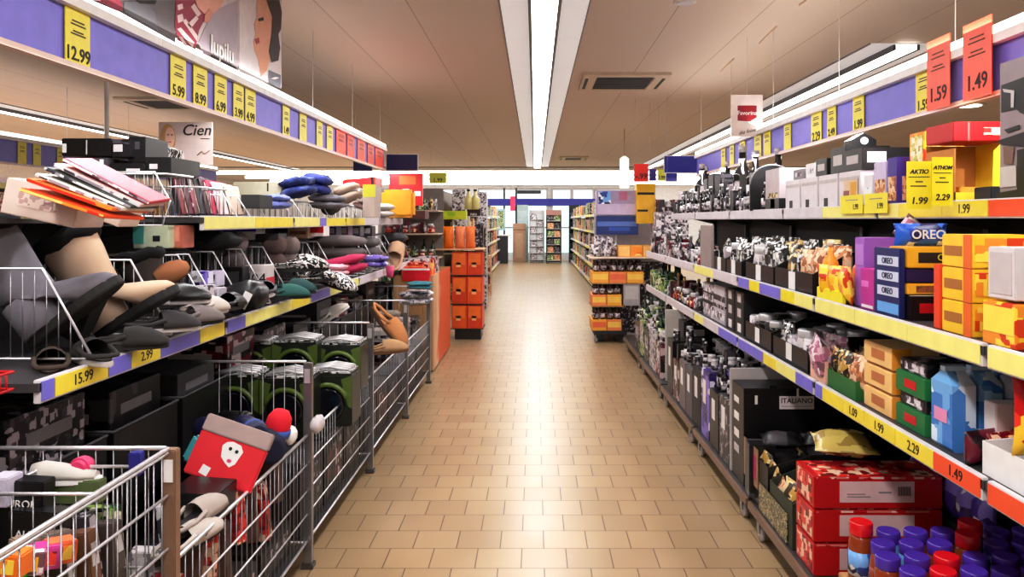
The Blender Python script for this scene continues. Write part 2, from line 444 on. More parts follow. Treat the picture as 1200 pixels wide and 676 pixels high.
def m_bottle(h, r, body, cap, lab=None, neck=.35, single_=True, n=10):
    """bottle as parts: body, label band, cap"""
    def f():
        z1 = h*(1-neck-.1); 
        b = MB().lathe([(r*.9, 0), (r, .006), (r, z1), (r*.85, z1+h*.05), (r*.38, z1+h*.16), (r*.34, h*.93), (r*.3, h*.93)], n)
        c = MB().lathe([(r*.42, h*.90), (r*.42, h), (r*.3, h)], n)
        l = MB().lathe([(r*1.02, z1*.22), (r*1.02, z1*.8)], n) if lab else None
        if single_:
            b.cur = 1; b.lathe([(r*.42, h*.90), (r*.42, h), (r*.3, h)], n)
            if lab: b.cur = 2; b.lathe([(r*1.02, z1*.22), (r*1.02, z1*.8)], n)
            return b.mesh('bottle', [body, cap] + ([lab] if lab else []))
        out = [('body', b.mesh('body', body)), ('cap', c.mesh('cap', cap))]
        if lab: out.append(('label_band', l.mesh('label_band', lab)))
        return out
    return cached(('bt', h, r, body.name, cap.name, lab.name if lab else 0, neck, single_), f)

def m_jar(h, r, body, lid, lab=None, single_=True, n=14):
    def f():
        hb = h*.8
        def B(mb): return mb.lathe([(r*.85, 0), (r, .005), (r, hb*.72), (r*.92, hb*.9), (r*.82, hb)], n)
        def Lm(mb): return mb.lathe([(r*.9, hb*.98), (r*.92, hb), (r*.92, h-.004), (r*.86, h)], n)
        def La(mb): return mb.lathe([(r*1.02, hb*.16), (r*1.02, hb*.66)], n)
        if single_:
            b = B(MB()); b.cur = 1; Lm(b)
            if lab: b.cur = 2; La(b)
            return b.mesh('jar', [body, lid] + ([lab] if lab else []))
        out = [('glass_body', B(MB()).mesh('glass_body', body)), ('lid', Lm(MB()).mesh('lid', lid))]
        if lab: out.append(('paper_label', La(MB()).mesh('paper_label', lab)))
        return out
    return cached(('jr', h, r, body.name, lid.name, lab.name if lab else 0, single_), f)

def m_can(h, r, body, top, n=12):
    def f():
        b = MB().lathe([(r*.92, 0), (r, .004), (r, h-.004), (r*.92, h)], n); b.cur = 1
        b.lathe([(r*.9, h-.001), (r*.9, h+.001)], n)
        return b.mesh('can', [body, top])
    return cached(('cn', h, r, body.name, top.name), f)

def pillow_mb(w, h, t, crimp=.12, nu=8, nv=8, seed=0):
    """bag lying in the local x-z plane, thickness along y, with flat crimped ends at top and bottom"""
    rr = random.Random(seed)
    mb = MB(); idx = {}
    for side in (1, -1):
        for i in range(nu+1):
            for j in range(nv+1):
                u = i/nu*2-1; v = j/nv
                e = max(0, 1-abs(u)**3)
                vv = min(1, max(0, min((v-.5*crimp)/.25, (1-.5*crimp-v)/.25)))
                th = t/2*(e**.6)*math.sin(vv*math.pi/2) + .001
                th *= 1 + .12*rr.uniform(-1, 1)*(0 < i < nu)
                x = w/2*u*(1-.06*math.sin(vv*math.pi/2)*1)
                idx[side, i, j] = len(mb.v); mb.v.append((x, side*th, v*h))
    for side in (1, -1):
        for i in range(nu):
            for j in range(nv):
                mb.face([idx[side, i, j], idx[side, i+1, j], idx[side, i+1, j+1], idx[side, i, j+1]], True)
    for j in range(nv):
        for i in (0, nu): mb.face([idx[1, i, j], idx[1, i, j+1], idx[-1, i, j+1], idx[-1, i, j]], True)
    for i in range(nu):
        for j in (0, nv): mb.face([idx[1, i, j], idx[1, i+1, j], idx[-1, i+1, j], idx[-1, i, j]], True)
    return mb

def m_bag(w, h, t, m, band=None, seed=0, single_=True):
    def f():
        mb = pillow_mb(w, h, t, seed=seed)
        return mb.mesh('bag', m)
    return cached(('bg', w, h, t, m.name, seed), f)

def m_cartonlet(w, d, h, m, lab=None, labm=None, bev=.0025):
    """w along x, d along y; printed panel faces -x and -y. single mesh"""
    def f():
        b = MB().box(-w/2, w/2, -d/2, d/2, 0, h)
        return b.mesh('carton', m, bev)
    return cached(('ct', w, d, h, m.name, bev), f)

def carton(name, label, cat, x0, x1, y0, y1, z0, z1, m, faces=(), group=None, rz=0, bev=.003, M=None, share=False):
    """box thing with printed panels. faces: (face, u0,u1,v0,v1, material, part name[, text, text size, text mat]); A = side toward the aisle on the
    right, L = side toward the aisle on the left, N = near side, T = top. u runs left to right as one looks at that face, v upwards."""
    w, d, h = x1-x0, y1-y0, z1-z0
    if M is None: M = T((x0+x1)/2, (y0+y1)/2, z0) @ RZ(rz)
    t = thing(name, label, cat, M=M, group=group, share=share)
    part('body', MB().box(-w/2, w/2, -d/2, d/2, 0, h), m, t, bevel=bev)
    e = .0015
    for fc in faces:
        f_, u0, u1, v0, v1, fm, pn = fc[:7]
        if f_ == 'A': b = MB().box(-w/2-e, -w/2, d/2-d*u1, d/2-d*u0, h*v0, h*v1); c = (-w/2-e-.001, d/2-d*(u0+u1)/2, h*(v0+v1)/2); F = FACE_R
        elif f_ == 'L': b = MB().box(w/2, w/2+e, -d/2+d*u0, -d/2+d*u1, h*v0, h*v1); c = (w/2+e+.001, -d/2+d*(u0+u1)/2, h*(v0+v1)/2); F = FACE_L
        elif f_ == 'N': b = MB().box(-w/2+w*u0, -w/2+w*u1, -d/2-e, -d/2, h*v0, h*v1); c = (-w/2+w*(u0+u1)/2, -d/2-e-.001, h*(v0+v1)/2); F = FACE_N
        else: b = MB().box(-w/2+w*u0, -w/2+w*u1, -d/2+d*v0, -d/2+d*v1, h, h+e); c = (-w/2+w*(u0+u1)/2, -d/2+d*(v0+v1)/2, h+e+.001); F = T(0,0,0)
        p = part(pn, b, fm, t)
        if len(fc) > 7: link('lettering', text_data(fc[7], fc[8], fc[9] if len(fc) > 9 else INK), p, T(*c) @ F)
    return t

def tray(name, label, cat, x0, x1, y0, y1, z0, h, m, front=.4, back=1.0, group=None, open_='A', th=.004, inside=None):
    """open shelf-ready display tray: floor, back, side walls sloping down to a low front"""
    w, d = x1-x0, y1-y0
    t = thing(name, label, cat, ((x0+x1)/2, (y0+y1)/2, z0), group=group)
    part('tray_floor', MB().box(-w/2, w/2, -d/2, d/2, 0, th), m, t)
    s = -1 if open_ == 'A' else 1
    xf, xb = s*w/2, -s*w/2
    part('front_lip', MB().box(min(xf, xf-s*th), max(xf, xf-s*th), -d/2, d/2, th, h*front), m, t)
    part('back_wall', MB().box(min(xb, xb+s*th), max(xb, xb+s*th), -d/2, d/2, th, h*back), inside or m, t)
    for yy in (-d/2, d/2-th):
        part('side_wall', MB().prism([(xf-s*th, yy, th), (xb+s*th, yy, th), (xb+s*th, yy, h*back), (xf-s*th-s*w*.45, yy, h*back), (xf-s*th, yy, h*front)], (0, th, 0)), m, t)
    return t

# ---- printed materials
P_DARKMIX = pack([(18,16,20),(30,26,32),(60,54,60),(170,160,166),(16,14,16)], 42)
P_WINE = pack([(40,14,22),(110,24,44),(24,20,24),(200,180,180)], 18)
P_WHITEMIX = pack([(214,208,212),(150,140,150),(226,222,226),(60,54,64)], 36)
P_REDMIX = pack([(180,24,30),(226,60,50),(240,200,170),(120,10,20)], 36)
P_GOLDMIX = pack([(190,150,70),(60,44,30),(226,206,150),(20,18,18)], 48)
P_GREENMIX = pack([(60,110,60),(150,180,90),(230,226,200),(30,60,36)], 44)
P_ORANGEMIX = pack([(236,96,34),(248,150,50),(214,50,30),(250,210,120)], 12)
P_PURPLEMIX = pack([(70,44,150),(130,110,200),(230,226,240),(40,24,90)], 16)
P_BLUEMIX = pack([(40,70,160),(120,170,226),(230,236,244),(24,30,80)], 18)
P_YELLOWMIX = pack([(244,190,40),(250,216,80),(214,70,30),(240,150,50)], 24)
P_CLOTHB = pack([(28,38,90),(44,60,130),(90,100,150)], 9, .9, kind='n')
P_ZEBRA = pack([(20,18,20),(226,220,218),(24,20,22),(230,226,224)], 22, .9, (1, 3, 1), kind='n')
P_FOIL = pack([(190,190,190),(70,70,70),(226,226,222),(40,44,36),(24,24,24)], 48, .2, (1, 3, 1))
P_PINKBAG = pack([(226,190,200),(190,120,150),(240,232,236),(120,80,90)], 38)
P_COOKIE = pack([(150,84,40),(110,58,26),(196,130,70)], 30, .6, kind='n')
P_NUTS = pack([(196,130,80),(226,180,140),(150,90,54),(230,200,170)], 60, .6)
BEIGE = mat((204,176,150), .9); FELT = mat((128,124,132), .95); FUR = mat((12,10,12), 1.0); SOLE = mat((30,28,26), .7)
GLASSD = mat((24,20,20), .08); GLASSB = mat((70,34,16), .1); GLASSG = mat((20,44,28), .1)

# ------------------------------------------------------------------ wire goods
def wire_divider(side, xf, y, z0, hgt, run, back, label, group, hexa=False, gauge=.0042):
    """panel standing across the shelf: sloping front bar, top bar and thin uprights"""
    s = side
    t = thing('shelf_divider', label, 'wire divider', (s*xf, y, z0), group=group)
    if hexa: path = [(s*.03, 0, 0), (0, 0, hgt*.45), (s*run*1.2, 0, hgt), (s*back, 0, hgt), (s*back, 0, 0)]
    else: path = [(0, 0, 0), (s*run, 0, hgt), (s*back, 0, hgt), (s*back, 0, 0)]
    part('outer_wire', MB().tube(path + [path[0]], gauge, 6), CHROME, t)
    mb = MB(); x = .03
    while x < back-.01:
        top = hgt*min(1, x/run) if not hexa else hgt*min(1, .45+.55*x/(run*1.2))
        mb.tube([(s*x, 0, 0), (s*x, 0, top)], gauge*.5, 4); x += .036
    part('thin_wires', mb, STEEL, t)
    return t
for k, y in enumerate((2.30, 2.80, 3.17, 3.27, 3.52, 3.85, 4.16, 4.47, 4.62, 4.95, 5.2, 5.5, 5.74, 6.0, 6.25, 6.5, 6.75, 7.0, 7.2, 7.5, 7.85, 8.2)):
    wire_divider(-1, 1.325, y, 1.085, .27, .15, .54, 'slanted chrome wire divider on the left middle shelf', 'wire dividers on the left middle shelf')
for k, y in enumerate((3.72, 3.89, 4.1, 4.56, 4.78, 5.1, 5.4, 5.99, 6.25, 6.6, 7.0, 7.5, 7.9)):
    wire_divider(-1, 1.44, y, 1.513, .11, .07, .42, 'low chrome wire divider on the left top shelf', 'wire dividers on the left top shelf')

def wire_basket(label, x0, x1, y0, y1, z0, h, group=None, m=CHROME, mw=STEEL, step=.036, name='wire_basket'):
    t = thing(name, label, 'wire basket', (x0, y0, z0), group=group)
    w, d = x1-x0, y1-y0
    part('rim', MB().tube([(0,0,h),(w,0,h),(w,d,h),(0,d,h)], .0045, 6, closed=True), m, t)
    part('base_wire', MB().tube([(0,0,0),(w,0,0),(w,d,0),(0,d,0)], .004, 6, closed=True), m, t)
    for nm, (ax, L_, off) in {'front_grid': ('x', w, 0), 'rear_grid': ('x', w, d)}.items():
        mb = MB(); n = max(2, int(L_/step))
        for k in range(1, n): mb.tube([(L_*k/n, off, 0), (L_*k/n, off, h)], .0018, 4)
        part(nm, mb, mw, t)
    for off in (0, w):
        mb = MB(); n = max(2, int(d/step))
        for k in range(1, n): mb.tube([(off, d*k/n, 0), (off, d*k/n, h)], .0018, 4)
        part('side_grid', mb, mw, t)
    return t
wire_basket('tall chrome wire basket at the near end of the left top shelf', -1.88, -1.47, 3.06, 3.30, 1.515, .17)
wire_basket('chrome wire basket behind the tall one on the left top shelf', -1.86, -1.47, 3.34, 3.66, 1.515, .13)
wire_divider(-1, 1.44, 3.03, 1.48, .21, .05, .44, 'six-sided chrome wire end panel on the left top shelf', None, hexa=True, gauge=.004)
wire_basket('red wire basket at the lower left edge beside the grey boot', -1.62, -1.36, 1.86, 2.0, 1.06, .045, m=RED, mw=RED, step=.02)

# wire bins along the left, one per bay
POSTM = mat((150,116,92), .45, .3)
def bin_(i):
    y0, y1 = BAY[i]+.02, BAY[i+1]+.02
    tall = .89 if i == 0 else .575
    t = thing('wire_bin', 'chrome wire bin standing below the left shelves', 'wire bin', (-.98, y0, 0), group='wire bins below the left shelves')
    L_ = y1-y0
    zs = [tall, tall-.012, tall*.86, tall*.7, tall*.52, .12] if i == 0 else [tall, .45, .335, .235, .12]
    for z in zs:
        part('rail', MB().tube([(0, .02, z), (0, L_-.02, z)], .006 if z in (tall, .12) else .0038, 6), CHROME, t)
    mb = MB(); n = int(L_/(.045 if i else .042))
    for k in range(1, n): mb.tube([(-.005, L_*k/n, .12), (-.005, L_*k/n, tall)], .0022, 4)
    part('front_wires', mb, STEEL, t)
    # near cross grid between the bins
    mb = MB()
    for k in range(1, 9): mb.tube([(-.42*k/9, L_-.03, .14), (-.42*k/9, L_-.03, .89)], .002, 4)
    part('cross_wires', mb, STEEL, t)
    part('cross_rail', MB().tube([(0, L_-.03, .895), (-.5, L_-.03, .895)], .006, 6), CHROME, t)
    part('cross_rail', MB().tube([(0, L_-.03, .12), (-.42, L_-.03, .12)], .005, 6), CHROME, t)
    p = part('post', MB().box(-.018, .018, L_-.016, L_+.016, .02, .885), POSTM if i == 0 else STEEL, t, bevel=.003)
    part('post_foot', MB().box(-.026, .026, L_-.024, L_+.024, 0, .02), DSTEEL, p)
    part('post_cap', MB().box(-.012, .012, L_-.02, L_-.017, .80, .86), WHITE if i == 0 else CHROME, p)
    part('bin_floor', MB().box(-.42, -.012, .01, L_-.04, .10, .112), DSTEEL, t)
    return t
for i in range(5): bin_(i)
# small inner basket of the first bin
wire_basket('inner wire basket in the nearest bin holding black packets', -1.27, -1.02, 1.79, 1.99, .60, .262, step=.05)

# ================================================================== LEFT SIDE GOODS
# ---- boots
def boot(label, M, m, lining, solem, fur=True, shaft=.30):
    t = thing('boot', label, 'boot', M=M)
    def ring(cx, cz, a, b, tilt):
        tl = math.radians(tilt)
        return [(cx + a*math.cos(2*math.pi*k/18)*math.cos(tl), b*math.sin(2*math.pi*k/18), cz + a*math.cos(2*math.pi*k/18)*math.sin(tl)) for k in range(18)]
    rs = [ring(0, shaft, .088, .066, 0), ring(0, shaft*.8, .084, .062, 0), ring(0, .17, .074, .055, 2), ring(.004, .125, .072, .052, -12), ring(.03, .095, .082, .050, -32),
          ring(.075, .07, .072, .050, -58), ring(.12, .052, .044, .052, -80), ring(.16, .042, .032, .048, -88), ring(.195, .034, .02, .034, -90), ring(.21, .03, .006, .012, -90)]
    u = MB().rings(rs, cap0=False)
    part('upper', u, m, t)
    # heel counter down to the sole
    hc = MB().rings([[(.062*math.cos(a)-.012, .052*math.sin(a), z) for a in [2*math.pi*k/16 for k in range(16)]] for z in (.022, .07, .12)])
    part('heel_counter', hc, m, t)
    out = []
    for k in range(28):
        a = 2*math.pi*k/28; cx = math.cos(a); x = .072 + .148*cx
        out.append((x, (.052 + .008*cx)*math.sin(a)*(1 - .14*math.exp(-((x-.06)/.04)**2)), 0))
    part('sole', MB().prism(out, (0, 0, .026)), solem, t, bevel=.003)
    if fur:
        fm = MB(); base = []
        for k in range(20):
            a = 2*math.pi*k/20
            base.append((.084*math.cos(a), .064*math.sin(a), shaft + .006*math.sin(5*a)))
        fm.tube(base, .024, 8, closed=True)
        part('fur_trim', fm, lining, t)
    part('lining', MB().rings([ring(0, shaft-.004, .082, .06, 0), ring(0, shaft-.06, .06, .045, 0)], cap0=False), lining, t)
    return t
SX = lambda px, Y: (px-VX)*Y/FX
def WP(px, py, Y): return (SX(px, Y), Y, EYE-(py-VY)*Y/FX)
def boot_at(label, px, py, Y, tilt, m, yaw=0, sc=1.0, **kw):
    x, y, z = WP(px, py, Y)
    return boot(label, T(x, y, z) @ RY(-tilt) @ RZ(yaw) @ Matrix.Scale(sc, 4), m, FUR, SOLE, **kw)
# pixel = where the middle of the sole stands
boot_at('beige suede boot with black fur lining lying over the near left shelf', 140, 384, 2.74, 31, BEIGE, sc=1.16, shaft=.31)
boot_at('large grey felt boot leaning over at the left edge of the picture', 66, 390, 2.46, 38, FELT, yaw=4, sc=1.2, shaft=.32)
boot_at('black boot lying behind the beige boot on the left shelf', 178, 366, 3.06, 14, mat((60,50,48), .8), yaw=20, sc=.95, shaft=.24)
boot_at('dark felt boot sole-up between the grey and the beige boot', 104, 386, 2.60, 62, mat((34,32,34), .8), yaw=-10, sc=.85, shaft=.22, fur=False)

# ---- slippers
def slipper(label, M, m, solem=SOLE, lin_=None, group=None):
    t = thing('slipper', label, 'slipper', M=M, group=group)
    out = []
    for k in range(24):
        a = 2*math.pi*k/24; c = math.cos(a); x = .13*c
        out.append((x, (.042 + .008*c)*math.sin(a), 0))
    part('sole', MB().prism(out, (0, 0, .018)), solem, t, bevel=.003)
    rs = []
    for k, (x, h, w) in enumerate(((-.01, .062, .048), (.03, .064, .05), (.07, .054, .05), (.105, .036, .042), (.128, .018, .018))):
        rs.append([(x, w*math.cos(math.pi*j/9), .016 + h*math.sin(math.pi*j/9)) for j in range(10)])
    part('upper', MB().rings(rs, cap0=False), m, t)
    part('insole', MB().prism([(p[0]*.93, p[1]*.9, .0185) for p in out], (0, 0, .004)), lin_ or m, t)
    part('heel_rim', MB().tube([(.0, .046, .05), (-.05, .045, .036), (-.1, .034, .034), (-.128, 0, .036), (-.1, -.034, .034), (-.05, -.045, .036), (0, -.046, .05)], .008, 6), m, t)
    return t
def sl(label, px, py, Y, m, rz=0, ry=0, rx=0, sc=1.0, solem=SOLE, lin_=None):
    return slipper(label, T(*WP(px, py, Y)) @ RZ(rz) @ RY(ry) @ RX(rx) @ Matrix.Scale(sc, 4), m, solem, lin_)
sl('brown suede slipper standing on its side behind the beige boot', 188, 330, 3.1, mat((150,96,58), .8), rz=30, ry=-28, rx=50, sc=.95, lin_=BEIGE)
sl('black slipper with pale sole beside the beige boot toe', 205, 356, 2.92, BLACK, rz=15, sc=1.0, solem=LGREY)
sl('grey felt slipper with dark inside low in the second wire bin', 232, 612, 2.36, mat((170,158,150), .9), rz=70, ry=-10, sc=.9, lin_=CHAR)
sl('pale slipper pair-mate tucked beside the grey felt slipper', 222, 640, 2.30, mat((190,180,172), .9), rz=60, ry=-10, sc=.9, lin_=CHAR)
sl('zebra-striped black and white slipper at the back of its shelf bay', 352, 318, 4.35, P_ZEBRA, rz=30, sc=1.25)
sl('zebra-striped slipper with its toe over the shelf edge', 392, 336, 4.72, P_ZEBRA, rz=-20, ry=14, sc=1.2)
sl('zebra-striped slipper resting beside the pink cloth', 372, 330, 4.55, P_ZEBRA, rz=60, sc=1.1)
sl('small teal slipper near the white boxed shelf sign', 333, 350, 3.98, mat((40,90,84), .9), rz=20, sc=1.0)
sl('dark teal slipper beside the other teal one', 345, 343, 4.12, mat((34,70,68), .9), rz=-15, sc=1.0)
sl('tan suede shoe toe-down in the fourth wire bin', 452, 385, 4.95, mat((190,130,80), .8), rz=-10, ry=48, sc=1.35, solem=mat((80,56,40), .7))
sl('tan shoe lying flat under the toe-down shoe', 452, 414, 4.75, mat((170,134,96), .8), rz=10, ry=-4, sc=1.1, solem=BROWN)
sl('beige shoe at the far end of the left middle shelf', 463, 305, 7.3, mat((196,160,130), .9), rz=90, ry=-40, sc=1.7)
sl('white shoe laid across the dark bin below the shelf', 392, 372, 5.2, mat((226,222,214), .6), rz=10, ry=-34, sc=.95, solem=WHITE)

# ---- flat items
def slab(name, label, cat, M, w, d, h, m, bev=.003, group=None, extra=()):
    t = thing(name, label, cat, M=M, group=group)
    part('body', MB().box(-w/2, w/2, -d/2, d/2, 0, h), m, t, bevel=bev)
    for pn, b, mm in extra: part(pn, MB().box(*b), mm, t)
    return t
# fan of flat packs lying on the boots
for k, (px, py, a, m, mn) in enumerate(((98, 240, 17, mat((232,84,34), .4), 'orange'), (100, 230, 19, mat((240,120,50), .4), 'bright orange'), (104, 226, 22, mat((226,214,200), .5), 'cream'),
        (108, 220, 25, mat((60,70,60), .5), 'dark green edged'), (112, 216, 27, mat((226,190,184), .5), 'pale pink'), (117, 210, 29, mat((196,54,74), .5), 'deep pink'))):
    x, y, z = WP(px, py, 2.28)
    slab('magazine_pack', '%s flat pack in the fan of packs above the boots' % mn, 'flat pack', T(x+.0, y+.02*k, z-.004) @ RY(a) @ RZ(3*k-6), .27, .19, .011, m, .002,
         extra=(('printed_edge', (-.134, .134, -.0965, -.095, .002, .009), (P_ORANGEMIX, P_WHITEMIX)[k > 1]),))
carton('slipper_box', 'cream box with faint grey print under the fan of packs', 'box', 0, .23, 0, .16, 0, .11, mat((214,192,180), .6),
       (('N', .2, .8, .3, .7, pack([(214,192,180),(214,192,180),(180,150,144),(214,192,180),(150,120,120)], 60), 'faint_print'),), M=T(*WP(62, 258, 2.42)) @ RY(12))
carton('slipper_box', 'plain cream box end at the right of the printed cream box', 'box', 0, .15, 0, .14, 0, .10, mat((206,182,166), .6), M=T(*WP(128, 258, 2.85)) @ RY(20))
# black camera-style boxes on the near left top shelf
def lb(label, px0, px1, py0, py1, Y, d=.2, m=None, faces=(), ry=0, cat='box', name='boxed_set', rz=0, bev=.003, group=None):
    xa, za = SX(px0, Y), EYE-(py1-VY)*Y/FX; xb, zb = SX(px1, Y), EYE-(py0-VY)*Y/FX
    return carton(name, label, cat, 0, xb-xa, 0, d, 0, zb-za, m or BLACK, faces, M=T((xa+xb)/2, Y+d/2, za) @ RY(ry) @ RZ(rz), bev=bev, group=group)
P_BLK = pack([(14,13,15),(24,22,26),(16,14,16),(70,66,72)], 12)
lb('long black packed case on top of the wire basket', 72, 130, 162, 183, 3.10, m=BLACK, faces=(('N',.02,.1,.2,.7,WHITE,'white_label'),('N',.5,.52,.1,.9,LGREY,'strap')))
lb('black packed case lying second from the left over the basket', 131, 152, 163, 184, 3.10, m=P_BLK, faces=(('N',.1,.6,.3,.7,LGREY,'white_label'),))
lb('black box with a tilted grey top on the left top shelf', 150, 170, 160, 190, 3.14, m=BLACK, faces=(('N',.2,.7,.5,.8,CHAR,'panel'),))
lb('lower black case under the long one', 80, 126, 185, 203, 3.09, m=P_BLK, faces=(('N',.8,.9,.2,.9,WHITE,'white_label'),))
lb('black box below the tilted grey-topped box', 128, 168, 191, 204, 3.09, m=BLACK, faces=(('N',.5,.9,.2,.5,LGREY,'white_label'),))
lb('black flat box right of the wire basket stack', 169, 200, 184, 204, 3.12, m=P_BLK, faces=(('N',.2,.5,.3,.6,LGREY,'white_label'),))
lb('black carton pile under the pale face show card', 172, 212, 186, 205, 3.45, m=BLACK)
lb('grey foil pack leaning on the black boxes', 162, 186, 168, 184, 3.3, m=P_FOIL, ry=18)
# white framed card left of the baskets
lb('white framed label holder left of the black cases', 57, 92, 199, 208, 2.98, d=.01, m=WHITE, faces=(('N',.12,.95,.25,.75,CHAR,'slot'),), cat='label holder', name='label_holder')
# folders leaning on the top shelf
for k, (px, m, mn) in enumerate(((214, MAROON, 'maroon'), (222, mat((90,20,40), .5), 'dark wine'), (229, P_WINE, 'wine patterned'), (236, CHAR, 'charcoal'), (243, mat((60,20,34), .5), 'dark plum'),
        (250, mat((190,40,80), .5), 'raspberry'), (257, mat((226,180,190), .5), 'pale pink'), (264, mat((232,206,204), .5), 'blush'), (271, mat((214,190,170), .5), 'sand'))):
    Y = 3.48 + .05*k; x = SX(px, Y)
    t = thing('folder', '%s folder leaning in the row on the left top shelf' % mn, 'folder', M=T(x, Y+.06, 1.526) @ RY(-14), group='folders leaning on the left top shelf')
    part('cover', MB().box(-.013, .013, -.09, .09, 0, .20-.006*k), m, t, bevel=.002)
    part('pages', MB().box(-.009, .009, -.0915, -.0901, .006, .19-.006*k), CREAM if k % 2 else CHAR, t)
# show card with pale face and the word Cien
x0, z0 = at_y(3.95, 186, 193); x1, z1 = at_y(3.95, 249, 143)
t = thing('show_card', 'pale show card with a blonde face and a dark italic name on it', 'show card', (x0, 3.95, z0))
part('card', MB().box(0, x1-x0, 0, .004, 0, z1-z0), mat((206,188,182), .5), t)
w_, h_ = x1-x0, z1-z0
def blob(mb, cx, cz, rx, rz_, n=18, y=-.0015, d=.001): return mb.prism([(cx+rx*math.cos(2*math.pi*k/n), y, cz+rz_*math.sin(2*math.pi*k/n)) for k in range(n)], (0, d, 0))
part('printed_hair', blob(MB(), w_*.17, h_*.60, w_*.15, h_*.36), mat((196,150,100), .6), t)
fc = part('printed_face', blob(MB(), w_*.21, h_*.64, w_*.09, h_*.24, y=-.0028), mat((232,190,168), .6), t)
part('printed_shoulder', MB().prism([(w_*.06, -.002, .0), (w_*.5, -.002, 0), (w_*.46, -.002, h_*.3), (w_*.26, -.002, h_*.42)], (0, .001, 0)), mat((236,214,210), .6), t)
part('printed_eye', blob(MB(), w_*.18, h_*.7, .006, .003, y=-.004), INK, fc); part('printed_eye', blob(MB(), w_*.25, h_*.7, .006, .003, y=-.004), INK, fc)
part('printed_mouth', blob(MB(), w_*.215, h_*.53, .008, .003, y=-.004), RED, fc)
link('lettering', text_data('Cien', .08, INK, shear=.25, bold=.0006), t, T(w_*.70, -.002, h_*.80) @ FACE_N)
part('stem', MB().tube([(w_*.5, .006, 0), (w_*.5, .006, 1.513-z0)], .003, 6), CHROME, t)
part('underline', MB().box(w_*.78, w_*.95, -.002, -.001, h_*.60, h_*.615), INK, t)
part('printed_squiggle', MB().tube([(w_*.72, -.002, h_*.22), (w_*.8, -.002, h_*.32), (w_*.86, -.002, h_*.25), (w_*.95, -.002, h_*.34)], .0025, 4), mat((150,110,90), .6), t)
# soft goods further along the left top shelf
lb('black box row end behind the first low dividers', 282, 304, 228, 244, 4.0, m=DARK)
lb('cream box lying at the back of the left top shelf', 273, 330, 213, 229, 4.9, d=.3, m=mat((206,200,176), .6), faces=(('N',.7,.73,.3,.9,INK,'mark'),))
def cloth(label, px, py, Y, w, d, h, m, rz=0, ry=0, seed=1, cat='folded garment', name='folded_garment', group=None, layers=2):
    t = thing(name, label, cat, M=T(*WP(px, py, Y)) @ RZ(rz) @ RY(ry), group=group)
    rr = random.Random(seed)
    for l in range(layers):
        n = 20; rs = []
        hh = h/layers
        for j in range(6):
            z = hh*l + hh*j/5; k_ = math.sin(math.pi*(j/5*.86+.07))**.35
            rs.append([((w/2*k_)*abs(math.cos(a))**.5*math.copysign(1, math.cos(a))*(1+.05*rr.uniform(-1,1)), (d/2*k_)*abs(math.sin(a))**.5*math.copysign(1, math.sin(a))*(1+.05*rr.uniform(-1,1)), z+.006*rr.uniform(-1,1)) for a in [2*math.pi*q/n for q in range(n)]])
        part('fold', MB().rings(rs), m, t)
    return t
cloth('navy blue folded garment draped over the top shelf dividers', 352, 230, 5.0, .2, .3, .12, P_CLOTHB, ry=-12, seed=2)
cloth('deep blue folded garment lying behind the draped one', 370, 226, 5.3, .17, .26, .13, mat((40,50,120), .9), ry=14, seed=3)
cloth('small blue wrapped garment between the first low dividers', 324, 244, 4.35, .13, .2, .075, mat((110,120,180), .8), seed=4)
cloth('grey folded garment on the left top shelf', 384, 244, 5.35, .24, .25, .09, mat((120,118,124), .9), seed=5)
cloth('dark olive folded garment leaning against the blue ones', 392, 249, 5.6, .12, .24, .2, mat((70,66,60), .9), ry=-34, seed=6)
cloth('beige folded garment behind the far dividers', 412, 236, 6.2, .2, .25, .14, mat((170,150,134), .9), ry=-20, seed=7)
cloth('pale pink folded garment near the end of the left top shelf', 428, 246, 6.6, .2, .3, .1, mat((226,200,196), .9), ry=16, seed=8)
cloth('light grey cloth heap at the end of the left top shelf', 446, 254, 7.2, .24, .3, .12, mat((200,194,190), .9), seed=9)
lb('flat red box on the far part of the left top shelf', 402, 440, 209, 219, 6.3, d=.3, m=RED, faces=(('N',.88,.96,0,1,INK,'stripe'),), ry=-6)
lb('yellow-green card box beside the flat red box', 425, 440, 216, 255, 6.0, m=mat((176,160,150), .6), faces=(('N',0,1,.62,1,mat((200,196,50), .5),'yellow_card'),))
lb('white flat box under the red box', 398, 418, 217, 232, 6.15, m=WHITE, ry=20)
lb('orange card box with rounded ends at the end of the left top shelf', 446, 485, 222, 255, 7.6, d=.12, m=mat((228,160,26), .45), bev=.03)
# hanging row below the left top shelf, rear of the middle shelf
lb('teal and cream printed box at the rear of the left middle shelf', 156, 198, 264, 291, 3.2, m=mat((196,204,176), .5), faces=(('N',0,.3,.2,1,mat((90,190,180), .5),'teal_print'),('N',.55,.75,.3,.55,INK,'print')), d=.12)
lb('box with a printed warm face at the rear of the left shelf', 199, 213, 264, 291, 3.25, m=mat((190,110,90), .5), d=.12, faces=(('N',.1,.8,.3,.95,mat((214,140,116), .5),'printed_face'),))
cloth('black garment lying across the rear of the left middle shelf', 246, 292, 3.62, .27, .2, .08, FUR, seed=11, layers=1)
lb('blue and white box at the rear under the top shelf', 257, 300, 265, 281, 4.3, m=WHITE, faces=(('N',0,1,.6,1,mat((70,50,190), .4),'blue_band'),('N',.4,.43,0,.6,LGREY,'fold_line')), d=.15)
lb('dark flat box beside the blue and white one', 298, 326, 274, 284, 4.3, m=CHAR, d=.15)
lb('cream and red printed box at the rear of the third left bay', 337, 361, 265, 279, 5.1, m=mat((214,196,160), .5), d=.15, faces=(('N',.1,.9,.3,.6,mat((120,90,60), .5),'print'),))
lb('red-topped small box at the rear of the third left bay', 361, 379, 265, 277, 5.15, m=WHITE, d=.15, faces=(('N',0,1,.35,1,RED,'red_band'),))
